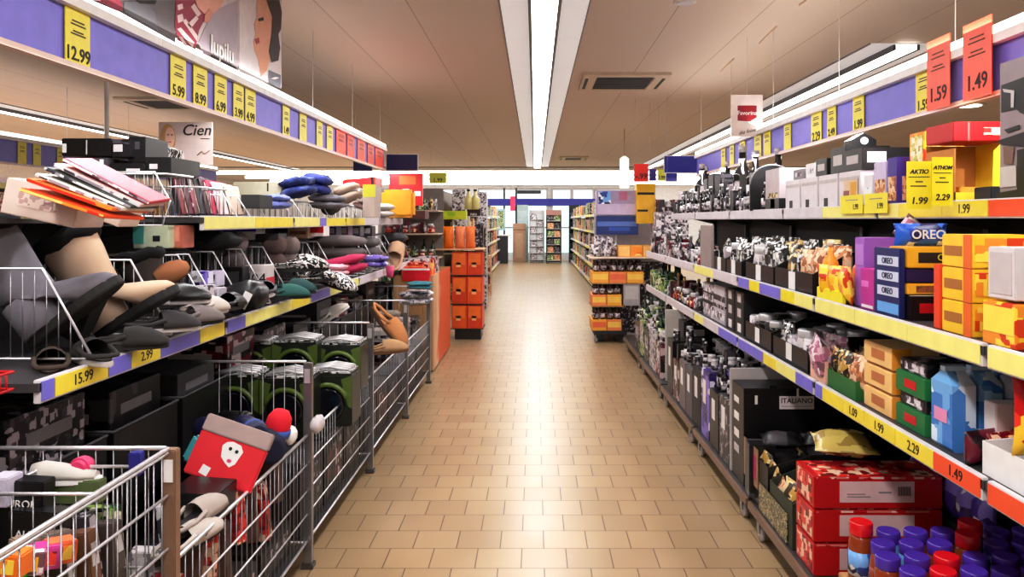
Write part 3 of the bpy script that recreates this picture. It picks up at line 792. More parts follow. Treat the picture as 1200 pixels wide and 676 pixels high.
for k, (px, mm, mn) in enumerate(((388, mat((60,44,90), .5), 'dark violet'), (402, mat((120,90,120), .5), 'mauve'), (416, mat((90,80,90), .5), 'grey-violet'), (430, mat((70,60,70), .5), 'dark grey'))):
    lb('%s small box in the rear row of the left middle shelf' % mn, px-5, px+6, 265, 277, 5.8+.3*k, m=mm, d=.15, faces=(('N',.2,.8,.3,.8,LGREY,'print'),))
# front row of the middle shelf
for k, (px0, px1, py0, py1, Y, m, mn) in enumerate(((222, 240, 318, 334, 3.3, P_PURPLEMIX, 'violet and white printed'), (226, 243, 335, 352, 3.22, P_WHITEMIX, 'white and grey printed'), (240, 254, 318, 336, 3.42, mat((214,206,226), .5), 'pale lilac'),
        (243, 256, 338, 360, 3.3, mat((200,196,204), .5), 'light grey'), (256, 284, 313, 340, 3.75, BLACK, 'black tall'))):
    lb('%s small box in the second left shelf bay' % mn, px0, px1, py0, py1, Y, d=.09, m=m, faces=(('N',.15,.85,.2,.8,P_WHITEMIX if k != 4 else CHAR,'print'),))
lb('white box reading 40K style print in the second left shelf bay'.replace('40K style print', '404'), 286, 312, 311, 340, 3.86, d=.12, m=mat((206,198,196), .5), faces=(('N',.1,.9,.15,.75,mat((214,208,206), .5),'front_print','404',.075), ('L',0,1,0,.5,mat((196,40,60), .5),'red_side')))
cloth('black quilted bag with white tag in the second left shelf bay', 293, 364, 3.46, .19, .16, .13, BLACK, seed=12, ry=-16, cat='bag', name='quilted_bag', layers=1)
single('swing_tag', MB().box(-.018, .018, 0, .002, -.045, .03), WHITE, 'white swing tag on the black quilted bag', 'tag', M=T(*WP(288, 350, 3.35)) @ RY(28))
cloth('deep pink folded cloth over the dividers in the third left bay', 404, 322, 5.0, .3, .26, .12, mat((176,40,84), .9), ry=-12, seed=14)
cloth('pale rose cloth beside the deep pink cloth', 392, 322, 4.9, .2, .2, .07, mat((220,170,180), .9), seed=15)
cloth('grey marled cloth heap at the rear of the third left bay', 396, 302, 5.6, .4, .3, .16, mat((110,100,100), .9), seed=16)
cloth('violet and white cloth in the fourth left bay', 440, 313, 6.3, .2, .2, .1, P_PURPLEMIX, seed=17)
cloth('grey cloth pile in the fourth left bay', 430, 300, 6.7, .2, .3, .16, mat((104,98,98), .9), seed=18)
cloth('dark cloth pile behind the beige shoe at the shelf end', 462, 296, 7.8, .25, .3, .2, CHAR, seed=19)
single('paper_cup', MB().lathe([(.028, 0), (.04, .10), (.036, .10)], 14), mat((222,80,130), .5), 'bright pink cup hanging over the left shelf edge', 'cup', M=T(*WP(457, 325, 6.75)))
# rear garments on stands in bays 2-4 (marled grey)
for k, (px, Y, mm, mn) in enumerate(((275, 4.0, mat((110,96,96), .9), 'taupe'), (322, 4.35, mat((96,74,72), .9), 'brown'), (338, 4.5, mat((120,104,100), .9), 'light brown'))):
    cloth('%s rolled garment upright at the rear of the left middle shelf' % mn, px, 318, Y, .12, .12, .2, mm, seed=20+k)

# ---- goods in the wire bins
def printed(label, x, y, z, w, d, h, m, rx=0, ry=0, rz=0, faces=(), name='boxed_set', cat='box', bev=.003, group=None):
    return carton(name, label, cat, 0, w, 0, d, 0, h, m, faces, M=T(x, y, z) @ RZ(rz) @ RY(ry) @ RX(rx), bev=bev, group=group)
# red packed jumper with cow-shaped print
x, y, z = WP(254, 566, 2.62)
t = thing('sock_pack', 'red hanging pack with white animal face print in the second wire bin', 'sock pack', M=T(x, y, z) @ RY(19) @ RX(-18))
part('card_front', MB().box(-.12, .12, -.012, .012, 0, .15), mat((214,18,38), .5), t, bevel=.005)
part('grey_header', MB().box(-.12, .12, -.016, .018, .148, .205), mat((170,150,146), .6), t, bevel=.004)
fm = part('printed_face', MB().prism([(.0, -.014, .07), (.02, -.014, .06), (.035, -.014, .075), (.045, -.014, .12), (.03, -.014, .138), (.0, -.014, .142), (-.02, -.014, .135), (-.03, -.014, .12), (-.02, -.014, .085)], (0, .001, 0)), WHITE, t)
part('printed_eye', blob(MB(), .0, .118, .006, .006, y=-.0155), INK, fm); part('printed_eye', blob(MB(), .024, .115, .006, .006, y=-.0155), INK, fm)
part('printed_nose', blob(MB(), .012, .08, .008, .006, y=-.0155), PINK, fm)
part('small_print', MB().prism([(-.07, -.0135, .015), (-.04, -.0135, .01), (-.035, -.0135, .04), (-.065, -.0135, .045)], (0, .001, 0)), WHITE, t)
x, y, z = WP(228, 545, 2.72)
t = thing('sock_pack', 'turquoise sock pack with white star print left of the red pack', 'sock pack', M=T(x, y, z) @ RY(28))
part('card_front', MB().box(-.05, .05, -.015, .015, 0, .10), TEAL, t, bevel=.01)
part('printed_star', blob(MB(), .02, .02, .022, .02, n=7, y=-.017), WHITE, t)
printed('blue and green pack between the turquoise and red packs', *WP(240, 560, 2.68), .08, .03, .10, mat((30,60,140), .5), ry=24, faces=(('N',0,1,0,.4,mat((30,110,80), .5),'green_print'),('N',.2,.8,.3,.75,WHITE,'star_print')), name='sock_pack', cat='sock pack')
printed('black box below the red pack in the second wire bin', *WP(236, 604, 2.52), .16, .16, .10, BLACK, ry=4)
cloth('black bundle under the red pack', 268, 600, 2.75, .10, .14, .08, BLACK, seed=30, name='sock_bundle', cat='bundle')
def rolled(label, px, py, Y, r, ln, m, rz=0, ry=0, mats2=None):
    t = thing('rolled_socks', label, 'rolled socks', M=T(*WP(px, py, Y)) @ RZ(rz) @ RY(ry))
    part('roll', MB().lathe([(r*.7, -ln/2), (r, -ln/2+.015), (r*1.04, 0), (r, ln/2-.015), (r*.7, ln/2)], 16).xf(RX(90)), m, t)
    part('cuff', MB().lathe([(r*1.02, ln*.2), (r*1.08, ln*.26), (r*1.02, ln*.34)], 16).xf(RX(90)), mats2 or m, t)
    return t
rolled('navy sock roll left of the grey pack header', 246, 503, 2.85, .042, .12, NAVY, rz=60, ry=10)
rolled('navy sock roll behind the red pack', 292, 505, 2.9, .05, .16, NAVY, rz=40, mats2=mat((60,80,150), .8))
rolled('dark blue sock roll right of the red pack', 314, 522, 2.95, .055, .16, mat((20,22,50), .9), rz=30)
rolled('black sock roll at the back of the second wire bin', 275, 492, 3.05, .035, .14, BLACK, rz=80)
t = thing('knitted_cap', 'bright red knitted cap with a blue band in the second wire bin', 'cap', M=T(*WP(324, 505, 3.05)) @ RY(15))
part('crown', MB().lathe([(.045, 0), (.05, .02), (.047, .055), (.03, .083), (.004, .092)], 16), mat((224,18,44), .8), t)
part('brim', MB().lathe([(.052, -.015), (.056, 0), (.053, .014)], 16), mat((60,90,170), .8), t)
cloth('white cloth beside the red cap', 342, 518, 3.1, .045, .07, .06, WHITE, ry=-10, seed=33, name='sock_bundle', cat='bundle', layers=1)
cloth('pale cloth hanging over the rail of the second wire bin', 372//1, 505, 3.28, .05, .1, .06, LGREY, seed=34, name='sock_bundle', cat='bundle', layers=1)
RR = random.Random(5)
for k in range(16):
    Y = 2.2 + .065*k; px_x = -1.07 - .1*(k % 2)
    m, mn = ((P_REDMIX, 'red printed'), (P_WHITEMIX, 'grey and white printed'), (mat((90,60,50), .8), 'brown'), (P_BLUEMIX, 'blue printed'))[k % 4]
    printed('%s sock pack seen through the wires of the second bin' % mn, px_x, Y, .26+.05*(k % 3), .09, .05, .22, m, rz=RR.uniform(-20, 20), ry=RR.uniform(-8, 8), name='sock_pack', cat='sock pack', group='sock packs in the second wire bin')
# bedding for the bins: dark cartons filling the bottom
for i in range(0, 5):
    for k in range(3):
        y = BAY[i]+.22+.38*k
        if i == 0 and k == 0: continue
        zt = .45 if i == 0 else (.25 if i == 1 else (.44 if i == 2 else .42))
        lbl = 'dark carton filling the bottom of the left wire bins'
        carton('storage_carton', lbl, 'carton', -1.38, -1.02, y-.17, y+.17, .115, zt, (DARK, mat((70,54,44), .8), CHAR)[(i+k) % 3], (('L',.1,.9,.2,.8,(P_DARKMIX, P_WINE, P_DARKMIX)[k],'print'),), group='dark cartons in the left wire bins')
# second tier: black crates between bins and shelf
def crate(label, x0, x1, y0, y1, z0, h, group=None):
    t = thing('storage_crate', label, 'crate', ((x0+x1)/2, (y0+y1)/2, z0), group=group)
    w, d = (x1-x0)/2, (y1-y0)/2
    part('front_wall', MB().box(w-.01, w, -d, d, 0, h), BLACK, t); part('rear_wall', MB().box(-w, -w+.01, -d, d, 0, h), BLACK, t)
    part('end_wall', MB().box(-w+.01, w-.01, -d, -d+.01, 0, h), BLACK, t); part('end_wall', MB().box(-w+.01, w-.01, d-.01, d, 0, h), BLACK, t)
    part('rim', MB().tube([(-w, -d, h), (w, -d, h), (w, d, h), (-w, d, h)], .006, 6, closed=True), CHAR, t)
    mb = MB(); n = 9
    for k in range(n): mb.box(-w*.7+w*1.4*k/n, -w*.7+w*1.4*(k+.6)/n, -d-.002, -d-.0002, h*.6, h*.66)
    part('printed_marks', mb, LGREY, t)
    return t
for k in range(12):
    i = k//2
    y = 2.13 + k*.515
    crate('black plastic crate under the left middle shelf', -1.90, -1.45, y, y+.47, .50, .27, 'black crates under the left middle shelf')
for k in range(12):
    y = 2.16 + k*.515
    m, mn = ((P_DARKMIX, 'dark printed'), (P_BLK, 'black printed'), (CHAR, 'charcoal'), (P_WINE, 'wine printed'))[k % 4]
    carton('boxed_set', '%s box standing in a black crate below the left shelf' % mn, 'box', -1.86, -1.50, y+.03, y+.40, .52, .93 - .04*(k % 3), m, (('N',.2,.8,.7,.8,LGREY,'print'),('L',.2,.8,.75,.85,mat((120,116,120), .5),'print')), group='boxes in the black crates')
# third bin: black packs with round windows and lime trim
def window_pack(label, px, py, Y, w=.25, h=.27, d=.2):
    x, y, z = WP(px, py, Y)
    t = thing('boxed_toy', label, 'packed set', (x, y, z))
    part('body', MB().box(-w/2, w/2, -d/2, d/2, 0, h), mat((22,26,18), .35), t, bevel=.008)
    part('round_window', MB().lathe([(w*.32, -.004), (w*.36, 0), (w*.30, .002)], 24).xf(T(0, -d/2-.002, h*.42) @ RX(90)), mat((10,12,20), .1), t)
    part('lime_arc', MB().tube([(w*.42*math.cos(a), -d/2-.003, h*.42+w*.42*math.sin(a)) for a in [math.radians(20+14*k) for k in range(11)]], .012, 6), mat((88,110,40), .4), t)
    for s in (-1, 1):
        part('lime_wing', MB().prism([(s*w*.5, -d/2-.003, h*.98), (s*w*.28, -d/2-.003, h*.9), (s*w*.42, -d/2-.003, h*.4), (s*w*.5, -d/2-.003, h*.35)], (0, .003, 0)), mat((82,102,40), .4), t)
    part('foil_top', MB().box(-w/2+.01, w/2-.01, -d/2+.01, d/2-.01, h, h+.012), P_FOIL, t, bevel=.003)
    for s in range(4):
        part('foil_ridge', MB().tube([(-w*.42, -d/2+.03+s*d*.22, h+.016), (0, -d/2+.04+s*d*.22, h+.03), (w*.42, -d/2+.03+s*d*.22, h+.016)], .007, 6), SILVER, t)
for k, (px, py, Y, lbl) in enumerate(((283, 500, 3.75, 'dark pack with a round window and lime trim at the left of the third bin'), (342, 502, 3.72, 'dark round-windowed pack with lime trim in the middle of the third bin'),
        (390, 494, 3.90, 'dark round-windowed pack with lime trim against the third bin front'), (300, 452, 4.2, 'foil-topped dark lime pack at the rear left of the third bin'), (352, 450, 4.18, 'foil-topped dark lime pack at the rear of the third bin'), (402, 452, 4.26, 'foil-topped lime pack in the far corner of the third bin'))):
    window_pack(lbl, px, py, Y, w=.24, h=.26 if k < 3 else .24, d=.2)
# fourth bin and beyond
printed('black box with white printed lettering in the fourth bin', *WP(414, 425, 4.82), .17, .22, .10, BLACK, rz=4, faces=(('N',.05,.95,.45,.85,LGREY,'white_print'),))
cloth('grey curly insole pack above the tan shoe', 455, 378, 5.2, .16, .14, .08, mat((120,112,100), .9), seed=41, name='insole_pack', cat='pack')
for k in range(5):
    y = 5.95 + .27*k
    m, mn = ((P_DARKMIX, 'dark printed'), (mat((190,180,176), .5), 'pale grey'), (P_WHITEMIX, 'white printed'), (CHAR, 'charcoal'))[k % 4]
    printed('%s shoe box in the far left bins' % mn, -1.2, y, .43, .26, .2, .14+.05*(k % 3), m, rz=RR.uniform(-8, 8), faces=(('N',.1,.9,.2,.8,P_DARKMIX,'print'),('L',.1,.9,.2,.8,P_DARKMIX,'print')), group='shoe boxes in the far left bins')
printed('bright red box with white edge on the far left bin', -1.17, 7.60, .902, .27, .12, .125, mat((214,14,34), .4), faces=(('N',0,1,.85,1,WHITE,'white_edge'),))
cloth('turquoise cloth under the bright red box', 492, 338, 6.85, .22, .2, .06, mat((60,120,130), .9), seed=43)
cloth('patterned cloth bundle on the far left bin', 488, 356, 6.95, .3, .3, .12, P_WHITEMIX, seed=44)
# first bin goods
t0 = [('black packet with pale lettering in the inner wire basket', 28, 596, 1.87), ('second black packet with pale lettering, lower and to the right', 46, 632, 1.84)]
for k, (lbl, px, py, Y) in enumerate(t0):
    printed(lbl, *WP(px, py, Y), .12, .05, .075, BLACK, ry=3, faces=(('N',.08,.95,.1,.45,BLACK,'print','AUROL',.026,WHITE),), name='packet', cat='packet')
t = thing('shoe', 'white-soled running shoe on olive card in the nearest bin', 'shoe', M=T(*WP(78, 566, 1.98)) @ RZ(6) @ Matrix.Scale(.75, 4))
so = [(.12*math.cos(a), .036*math.sin(a), 0) for a in [2*math.pi*k/22 for k in range(22)]]
part('sole', MB().prism(so, (0, 0, .022)), WHITE, t, bevel=.003)
part('upper', MB().rings([[(x, w*math.cos(math.pi*j/9), .02+h*math.sin(math.pi*j/9)) for j in range(10)] for x, h, w in ((-.11,.05,.028),(-.07,.06,.034),(-.01,.05,.036),(.05,.034,.036),(.1,.018,.024))]), mat((190,184,176), .6), t)
printed('olive green card box under the running shoe', *WP(82, 588, 1.98), .17, .04, .06, mat((90,104,60), .6))
rolled('pink ball of socks near the top rail of the nearest bin', 97, 546, 2.0, .025, .05, PINK)
printed('blue can-shaped pack behind the nearest bin rail', *WP(160, 556, 2.0), .03, .03, .06, mat((40,40,130), .4))
printed('white and lilac pack at the left edge of the nearest bin', *WP(6, 590, 1.85), .05, .06, .07, mat((190,184,200), .5))
for k, (px, py, m, mn) in enumerate(((14, 672, mat((236,120,30), .4), 'orange'), (12, 684, mat((40,190,50), .4), 'bright green'), (34, 670, P_PINKBAG, 'pink patterned'), (52, 664, mat((196,60,140), .4), 'magenta'), (68, 658, mat((230,110,60), .4), 'coral'), (30, 655, mat((150,126,110), .6), 'brown'), (60, 648, mat((120,104,96), .6), 'grey-brown'))):
    Y = 1.62 + .03*k
    printed('%s packet at the bottom left of the nearest bin' % mn, *WP(px, py, Y), .06, .05, .05, m, rz=12*k, ry=6, faces=(('N',.2,.8,.2,.8,(P_YELLOWMIX, P_REDMIX)[k % 2],'print'),), name='packet', cat='packet')
for k in range(8):
    y = 1.66 + .06*k*.9
    m, mn = ((mat((110,70,44), .7), 'brown'), (P_DARKMIX, 'dark printed'), (mat((84,70,64), .7), 'taupe'), (P_GREENMIX, 'green printed'))[k % 4]
    printed('%s pack behind the front wires of the nearest bin' % mn, -1.1-.03*(k % 2), y, .46, .1, .04, .26+.02*(k % 3), m, rz=RR.uniform(-14, 14), ry=-6, faces=(('L',.2,.8,.7,.9,LGREY,'print'),), name='packet', cat='packet', group='packs in the nearest wire bin')

# ---- photo banner on the left header board
BX = -1.60
def bp(px, py, off=0):
    y, z = on_x(BX, px, py); return (BX + off, y, z)
ya = FX*BX/(104-VX); yb = FX*BX/(330-VX)
ZBT = 2.34
t = thing('photo_banner', 'photo banner of a child in stripes and a dark-haired woman over the left shelves', 'banner', (0, 0, 0))
part('board', MB().box(BX-.006, BX, ya-.4, yb, ZBT, CEIL-.005), mat((206,196,198), .5), t)
def bpoly(name, pts, m, off, parent=None):
    return part(name, MB().prism([bp(a, b, off) for a, b in pts], (.0012, 0, 0)), m, parent or t)
bpoly('printed_dark_panel', [(106,0),(205,0),(205,50),(140,14)], mat((96,88,92), .5), .001)
bpoly('printed_red_sleeve', [(110,0),(140,0),(143,12),(138,13)], mat((150,30,60), .5), .0035)
bpoly('printed_dress', [(144,2),(170,2),(180,14),(184,36),(166,26),(144,14)], mat((104,104,110), .5), .0035)
bpoly('printed_belt', [(158,0),(182,0),(180,5),(162,4)], INK, .006)
c1 = bpoly('printed_child_top', [(205,0),(240,0),(245,10),(232,36),(228,58),(207,47),(204,30)], mat((150,30,66), .5), .0035)
for k, q in enumerate((((206,6),(212,4),(213,10),(207,12)), ((206,18),(212,16),(214,24),(207,27)), ((206,34),(210,32),(226,50),(224,56)), ((207,42),(212,44),(218,54),(214,53)), ((218,28),(228,18),(231,22),(222,33)), ((222,8),(226,4),(234,16),(230,20)), ((212,24),(216,22),(230,42),(229,48)))):
    bpoly('printed_stripe', q, mat((230,206,206), .5), .006, c1)
bpoly('printed_cheek', [(228,0),(262,0),(256,10),(246,18),(238,16),(230,8)], mat((226,170,150), .5), .0045)
bpoly('printed_hand', [(238,18),(244,10),(248,16),(243,26),(238,26)], mat((214,150,130), .5), .0065)
bpoly('printed_backdrop', [(248,14),(279,0),(279,83),(238,63),(232,50)], mat((178,166,176), .5), .001)
wbg = bpoly('printed_pale_panel', [(280,0),(329,0),(329,104),(280,84)], mat((220,212,214), .5), .001)
bpoly('printed_face_profile', [(300,0),(318,0),(320,20),(318,62),(312,82),(305,90),(302,70),(298,60),(296,48),(299,40),(297,28),(300,20)], mat((222,164,134), .5), .0035)
bpoly('printed_dark_hair', [(311,0),(326,0),(329,14),(328,34),(325,40),(327,56),(325,71),(317,73),(314,60),(317,40),(318,20)], mat((44,26,30), .5), .006)
bpoly('printed_lips', [(297,46),(302,44),(303,50),(299,52)], mat((170,60,60), .5), .006)
bpoly('printed_eye', [(301,22),(307,20),(308,24),(302,25)], INK, .006)
bd = bpoly('printed_grey_logo', [(314,82),(328,88),(328,104),(314,98)], mat((110,114,126), .5), .0045)
bpoly('printed_white_stroke', [(316,92),(321,90),(326,91),(321,93)], WHITE, .0075, bd)
y, z = on_x(BX, 259, 60)
link('lettering', text_data('lupilu', .135, WHITE, bold=.002), t, T(BX+.009, y, z) @ FACE_L)
y1_, z1_ = on_x(BX, 246, 64); y2_, z2_ = on_x(BX, 275, 76)
part('underline', MB().box(BX+.006, BX+.008, y1_, y2_, z1_-.01, z1_), INK, t)
for k, (px, py, Y, m, mn) in enumerate(((150, 412, 2.52, mat((40,36,34), .8), 'dark brown'), (192, 392, 2.72, mat((52,48,50), .8), 'charcoal'), (226, 384, 2.88, mat((120,112,110), .9), 'mid grey'),
        (240, 372, 3.02, mat((196,186,176), .9), 'pale grey'), (268, 366, 3.25, BLACK, 'plain black'), (312, 350, 3.72, mat((90,84,90), .9), 'slate grey'), (60, 440, 2.28, mat((70,54,44), .9), 'brown felt'), (110, 428, 2.34, mat((46,42,40), .9), 'near-black'))):
    sl('%s slipper lying at the front edge of the left middle shelf' % mn, px, py-3, Y, m, rz=20+17*k, sc=.95, solem=(SOLE, LGREY)[k % 2])

# ================================================================== RIGHT SIDE GOODS
def rc(label, px0, px1, pytop, X, zs, w, m, faces=(), name='carton', cat='box', group=None, h=None, gap=.002, bev=.003):
    """carton on a right-hand shelf: its aisle side spans px0..px1 on the plane x = X"""
    ya = FX*X/(px1-VX)+gap; yb = FX*X/(px0-VX)-gap
    if h is None: h = EYE-(pytop-VY)*ya/FX - zs
    return carton(name, label, cat, X, X+w, ya, yb, zs, zs+h, m, faces, group=group, bev=bev)
def ra(label, x0, x1, y0, y1, z0, z1, m, faces=(), name='carton', cat='box', group=None, bev=.003):
    return carton(name, label, cat, x0, x1, y0, y1, z0, z1, m, faces, group=group, bev=bev)
ZT_, ZM, ZL, ZF = 1.563, 1.163, .803, .19
# ---------------- top shelf, near to far
t = thing('coffee_poster', 'upright photo board of a coffee machine and cup at the right edge', 'poster', (0,0,0))
X_ = 1.50
def q(px, py, off): y, z = on_x(X_, px, py); return (X_-off, y, z)
part('board', MB().box(X_, X_+.01, 2.16, FX*X_/(1172-VX), 1.57, EYE+(VY-95)*2.45/FX+.06), mat((150,136,140), .4), t)
def qp(nm, pts, m, off, par=None): return part(nm, MB().prism([q(a, b, off) for a, b in pts], (-.001, 0, 0)), m, par or t)
qp('printed_black_machine', [(1174,100),(1215,85),(1215,140),(1196,132),(1192,128),(1174,132)], BLACK, .001)
qp('printed_handle', [(1176,104),(1190,106),(1189,126),(1186,126),(1186,109),(1178,108)], LGREY, .003)
qp('printed_saucer', [(1178,152),(1196,146),(1196,151),(1182,156)], DARK, .003)
qp('printed_dark_base', [(1170,165),(1215,150),(1215,180),(1200,172),(1176,170)], BLACK, .003)
qp('printed_cup', [(1173,196),(1192,194),(1192,218),(1173,220)], LGREY, .003)
qp('printed_coffee_stream', [(1177,172),(1190,172),(1188,192),(1178,192)], mat((120,90,80), .5), .0035)
qp('printed_black_side', [(1193,176),(1215,170),(1215,238),(1168,238),(1170,226),(1193,222)], BLACK, .0025)
# yellow display with brown inside and red top
X0 = 1.475
t = thing('display_carton', 'yellow display carton open to the front with a brown inside', 'display carton', (X0, 2.70, ZT_))
YD = mat((244,212,50), .5)
part('tray_floor', MB().box(0, .19, 0, .20, 0, .004), YD, t); part('front_lip', MB().box(0, .19, 0, .004, .004, .035), YD, t)
part('back_wall', MB().box(0, .19, .196, .20, .004, .215), mat((186,120,46), .6), t)
part('side_wall', MB().prism([(0, 0, .004), (.004, 0, .004), (.004, 0, .19), (0, 0, .19)], (0, .196, 0)), mat((200,130,50), .6), t)
part('side_wall', MB().box(.186, .19, .004, .196, .004, .215), YD, t)
part('side_flap', MB().prism([(.135, .0045, .035), (.186, .0045, .035), (.186, .0045, .20), (.165, .0045, .205), (.14, .0045, .18)], (0, .003, 0)), YD, t)
part('printed_panel', MB().box(.09, .13, .17, .172, .03, .13), mat((214,150,70), .6), t)
ra('red bag-topped carton on the yellow display carton', X0, X0+.215, 2.71, 2.90, ZT_+.217, ZT_+.285, RED, (('N',.24,.27,0,1,mat((230,120,110), .4),'seam'),('N',.5,.95,.3,.7,P_REDMIX,'print')))
ra('low printed carton inside the yellow display carton', X0+.03, X0+.13, 2.72, 2.80, ZT_+.005, ZT_+.055, mat((226,160,50), .6), (('N',.2,.9,.3,.6,INK,'print'),))
ra('plain dark carton between the poster and the yellow display', 1.52, 1.70, 2.56, 2.66, ZT_, ZT_+.05, DARK)
def card2(label, px0, px1, py0, py1, Y, title, price, ang):
    xa, zb = at_y(Y, px0, py1); xb, zt = at_y(Y, px1, py0)
    t = thing('offer_card', label, 'offer card', M=T((xa+xb)/2, Y, zb) @ RZ(ang))
    w, h = (xb-xa)/2, zt-zb
    part('card', MB().box(-w, w, 0, .003, 0, h), YEL, t)
    link('lettering', text_data(title, w*.5, INK, shear=.3, bold=.0006), t, T(0, -.0005, h*.78) @ FACE_N)
    part('underline', MB().box(-w*.85, w*.85, -.001, 0, h*.665, h*.68), INK, t)
    part('small_print', MB().box(-w*.3, w*.3, -.001, 0, h*.56, h*.585).box(-w*.7, w*.6, -.001, 0, h*.47, h*.495), mat((90,76,20), .5), t)
    link('price_print', text_data(price, w*.8, INK, shear=.15, bold=.0006), t, T(0, -.0005, h*.17) @ FACE_N)
card2('left yellow offer card with underlined title on the right top shelf', 1063, 1091, 189, 245, 2.66, 'AKTIO', '1.99', -3)
card2('right yellow offer card with underlined title on the right top shelf', 1092, 1117, 184, 241, 2.64, 'ATHOM', '2.29', 4)
ra('yellow-green flowered bag box behind the offer cards', 1.54, 1.70, 3.04, 3.16, ZT_, ZT_+.29, P_YELLOWMIX, (('A',.1,.9,.4,.95,pack([(214,206,110),(250,244,214),(190,170,60),(240,226,150)], 50),'flower_print'),('N',.1,.9,.4,.95,pack([(214,206,110),(250,244,214),(190,170,60),(240,226,150)], 50),'flower_print')))
for k, (a, b, w, h, m, mn, fm) in enumerate(((3.18, 3.27, .2, .20, mat((66,40,150), .4), 'deep violet', P_NUTS), (3.28, 3.40, .2, .19, mat((206,196,226), .4), 'lilac and white', P_NUTS), (3.41, 3.5, .2, .14, mat((230,226,236), .4), 'white and blue', P_BLUEMIX))):
    ra('%s nut carton on the right top shelf' % mn, 1.50, 1.50+w, a, b, ZT_, ZT_+h, m, (('A',.1,.9,.1,.6,fm,'nut_print'),('N',.1,.9,.1,.6,fm,'nut_print')))
# white boxes with black packs on top
for k in range(4):
    y = 3.54 + .27*k
    ra('large white carton in the row on the right top shelf', 1.50, 1.78, y, y+.25, ZT_, ZT_+.17, mat((226,220,224), .5), (('A',.05,.95,.75,.85,LGREY,'print'),('A',.3,.5,.02,.3,DARK,'price_slot')), group='large white cartons on the right top shelf')
ra('warm-printed card between the nuts and the white cartons', 1.495, 1.498, 3.56, 3.72, ZT_, ZT_+.13, mat((226,200,170), .5), (('A',.5,.9,.4,.9,mat((226,170,60), .5),'print'),('A',0,.4,.3,.6,mat((150,90,90), .5),'print')))
for k, (y0_, y1_, x0_, h) in enumerate(((3.52, 3.74, 1.50, .10), (3.76, 3.95, 1.52, .13), (4.0, 4.16, 1.52, .09), (4.2, 4.34, 1.53, .08), (4.36, 4.55, 1.53, .06))):
    ra('black gift carton lying on the white cartons', x0_, x0_+.22, y0_, y1_, ZT_+.172, ZT_+.172+h, (BLACK, BLACK, BLACK, WHITE, GREY)[k], (('A',.2,.8,.3,.7,LGREY if k < 3 else P_WHITEMIX,'label'),('N',.1,.5,.3,.8,LGREY,'label')), group=None)
t = thing('gift_box', 'small black peaked box standing on the black cartons', 'box', (1.62, 3.83, ZT_+.303))
part('body', MB().prism([(-.06,-.05,0),(.06,-.05,0),(.06,-.05,.03),(0,-.05,.065),(-.06,-.05,.03)], (0,.1,0)), BLACK, t)
part('emblem', blob(MB(), 0, .025, .02, .018, y=-.053), SILVER, t)
# pinkish tin and arch board
ra('pale mauve carton with black lower edge on the right top shelf', 1.50, 1.72, 4.72, 5.0, ZT_, ZT_+.26, mat((196,182,186), .4), (('A',0,1,0,.28,BLACK,'black_band'),('N',0,1,0,.28,BLACK,'black_band'),('A',.4,.7,.05,.28,LGREY,'price_tag'),('A',.2,.9,.3,.42,P_GOLDMIX,'twig_print'),('N',.2,.9,.3,.42,P_GOLDMIX,'twig_print')))
t = thing('arch_board', 'black round-topped display board on the right top shelf', 'display board', (1.60, 5.18, ZT_))
pts = [(-.15, 0, 0), (.15, 0, 0)] + [(.15*math.cos(a), 0, .18+.13*math.sin(a)) for a in [math.pi*k/14 for k in range(15)]]
part('board', MB().prism(pts, (0, .012, 0)), BLACK, t)
part('pale_edge', MB().tube([(p[0], 0, p[2]) for p in pts[1:]], .006, 6), GREY, t)
for k in range(5):
    y = 5.10 - .085*k if k < 3 else 5.16+.0*k
    if k < 3: place('bottle', m_bottle(.19-.02*k, .03, GLASSD, SILVER, P_WHITEMIX, single_=False), T(1.53+.02*k, 5.12-.001+.0, ZT_) @ T(0, -.07*k+.02, 0) if False else T(1.52+.075*k, 5.06, ZT_), 'dark bottle with silver cap standing before the black arch board', 'bottle', group='bottles before the arch board')
ra('dark carton behind the white ones at the rear of the top shelf', 1.74, 1.92, 4.62, 4.9, ZT_, ZT_+.27, CHAR)
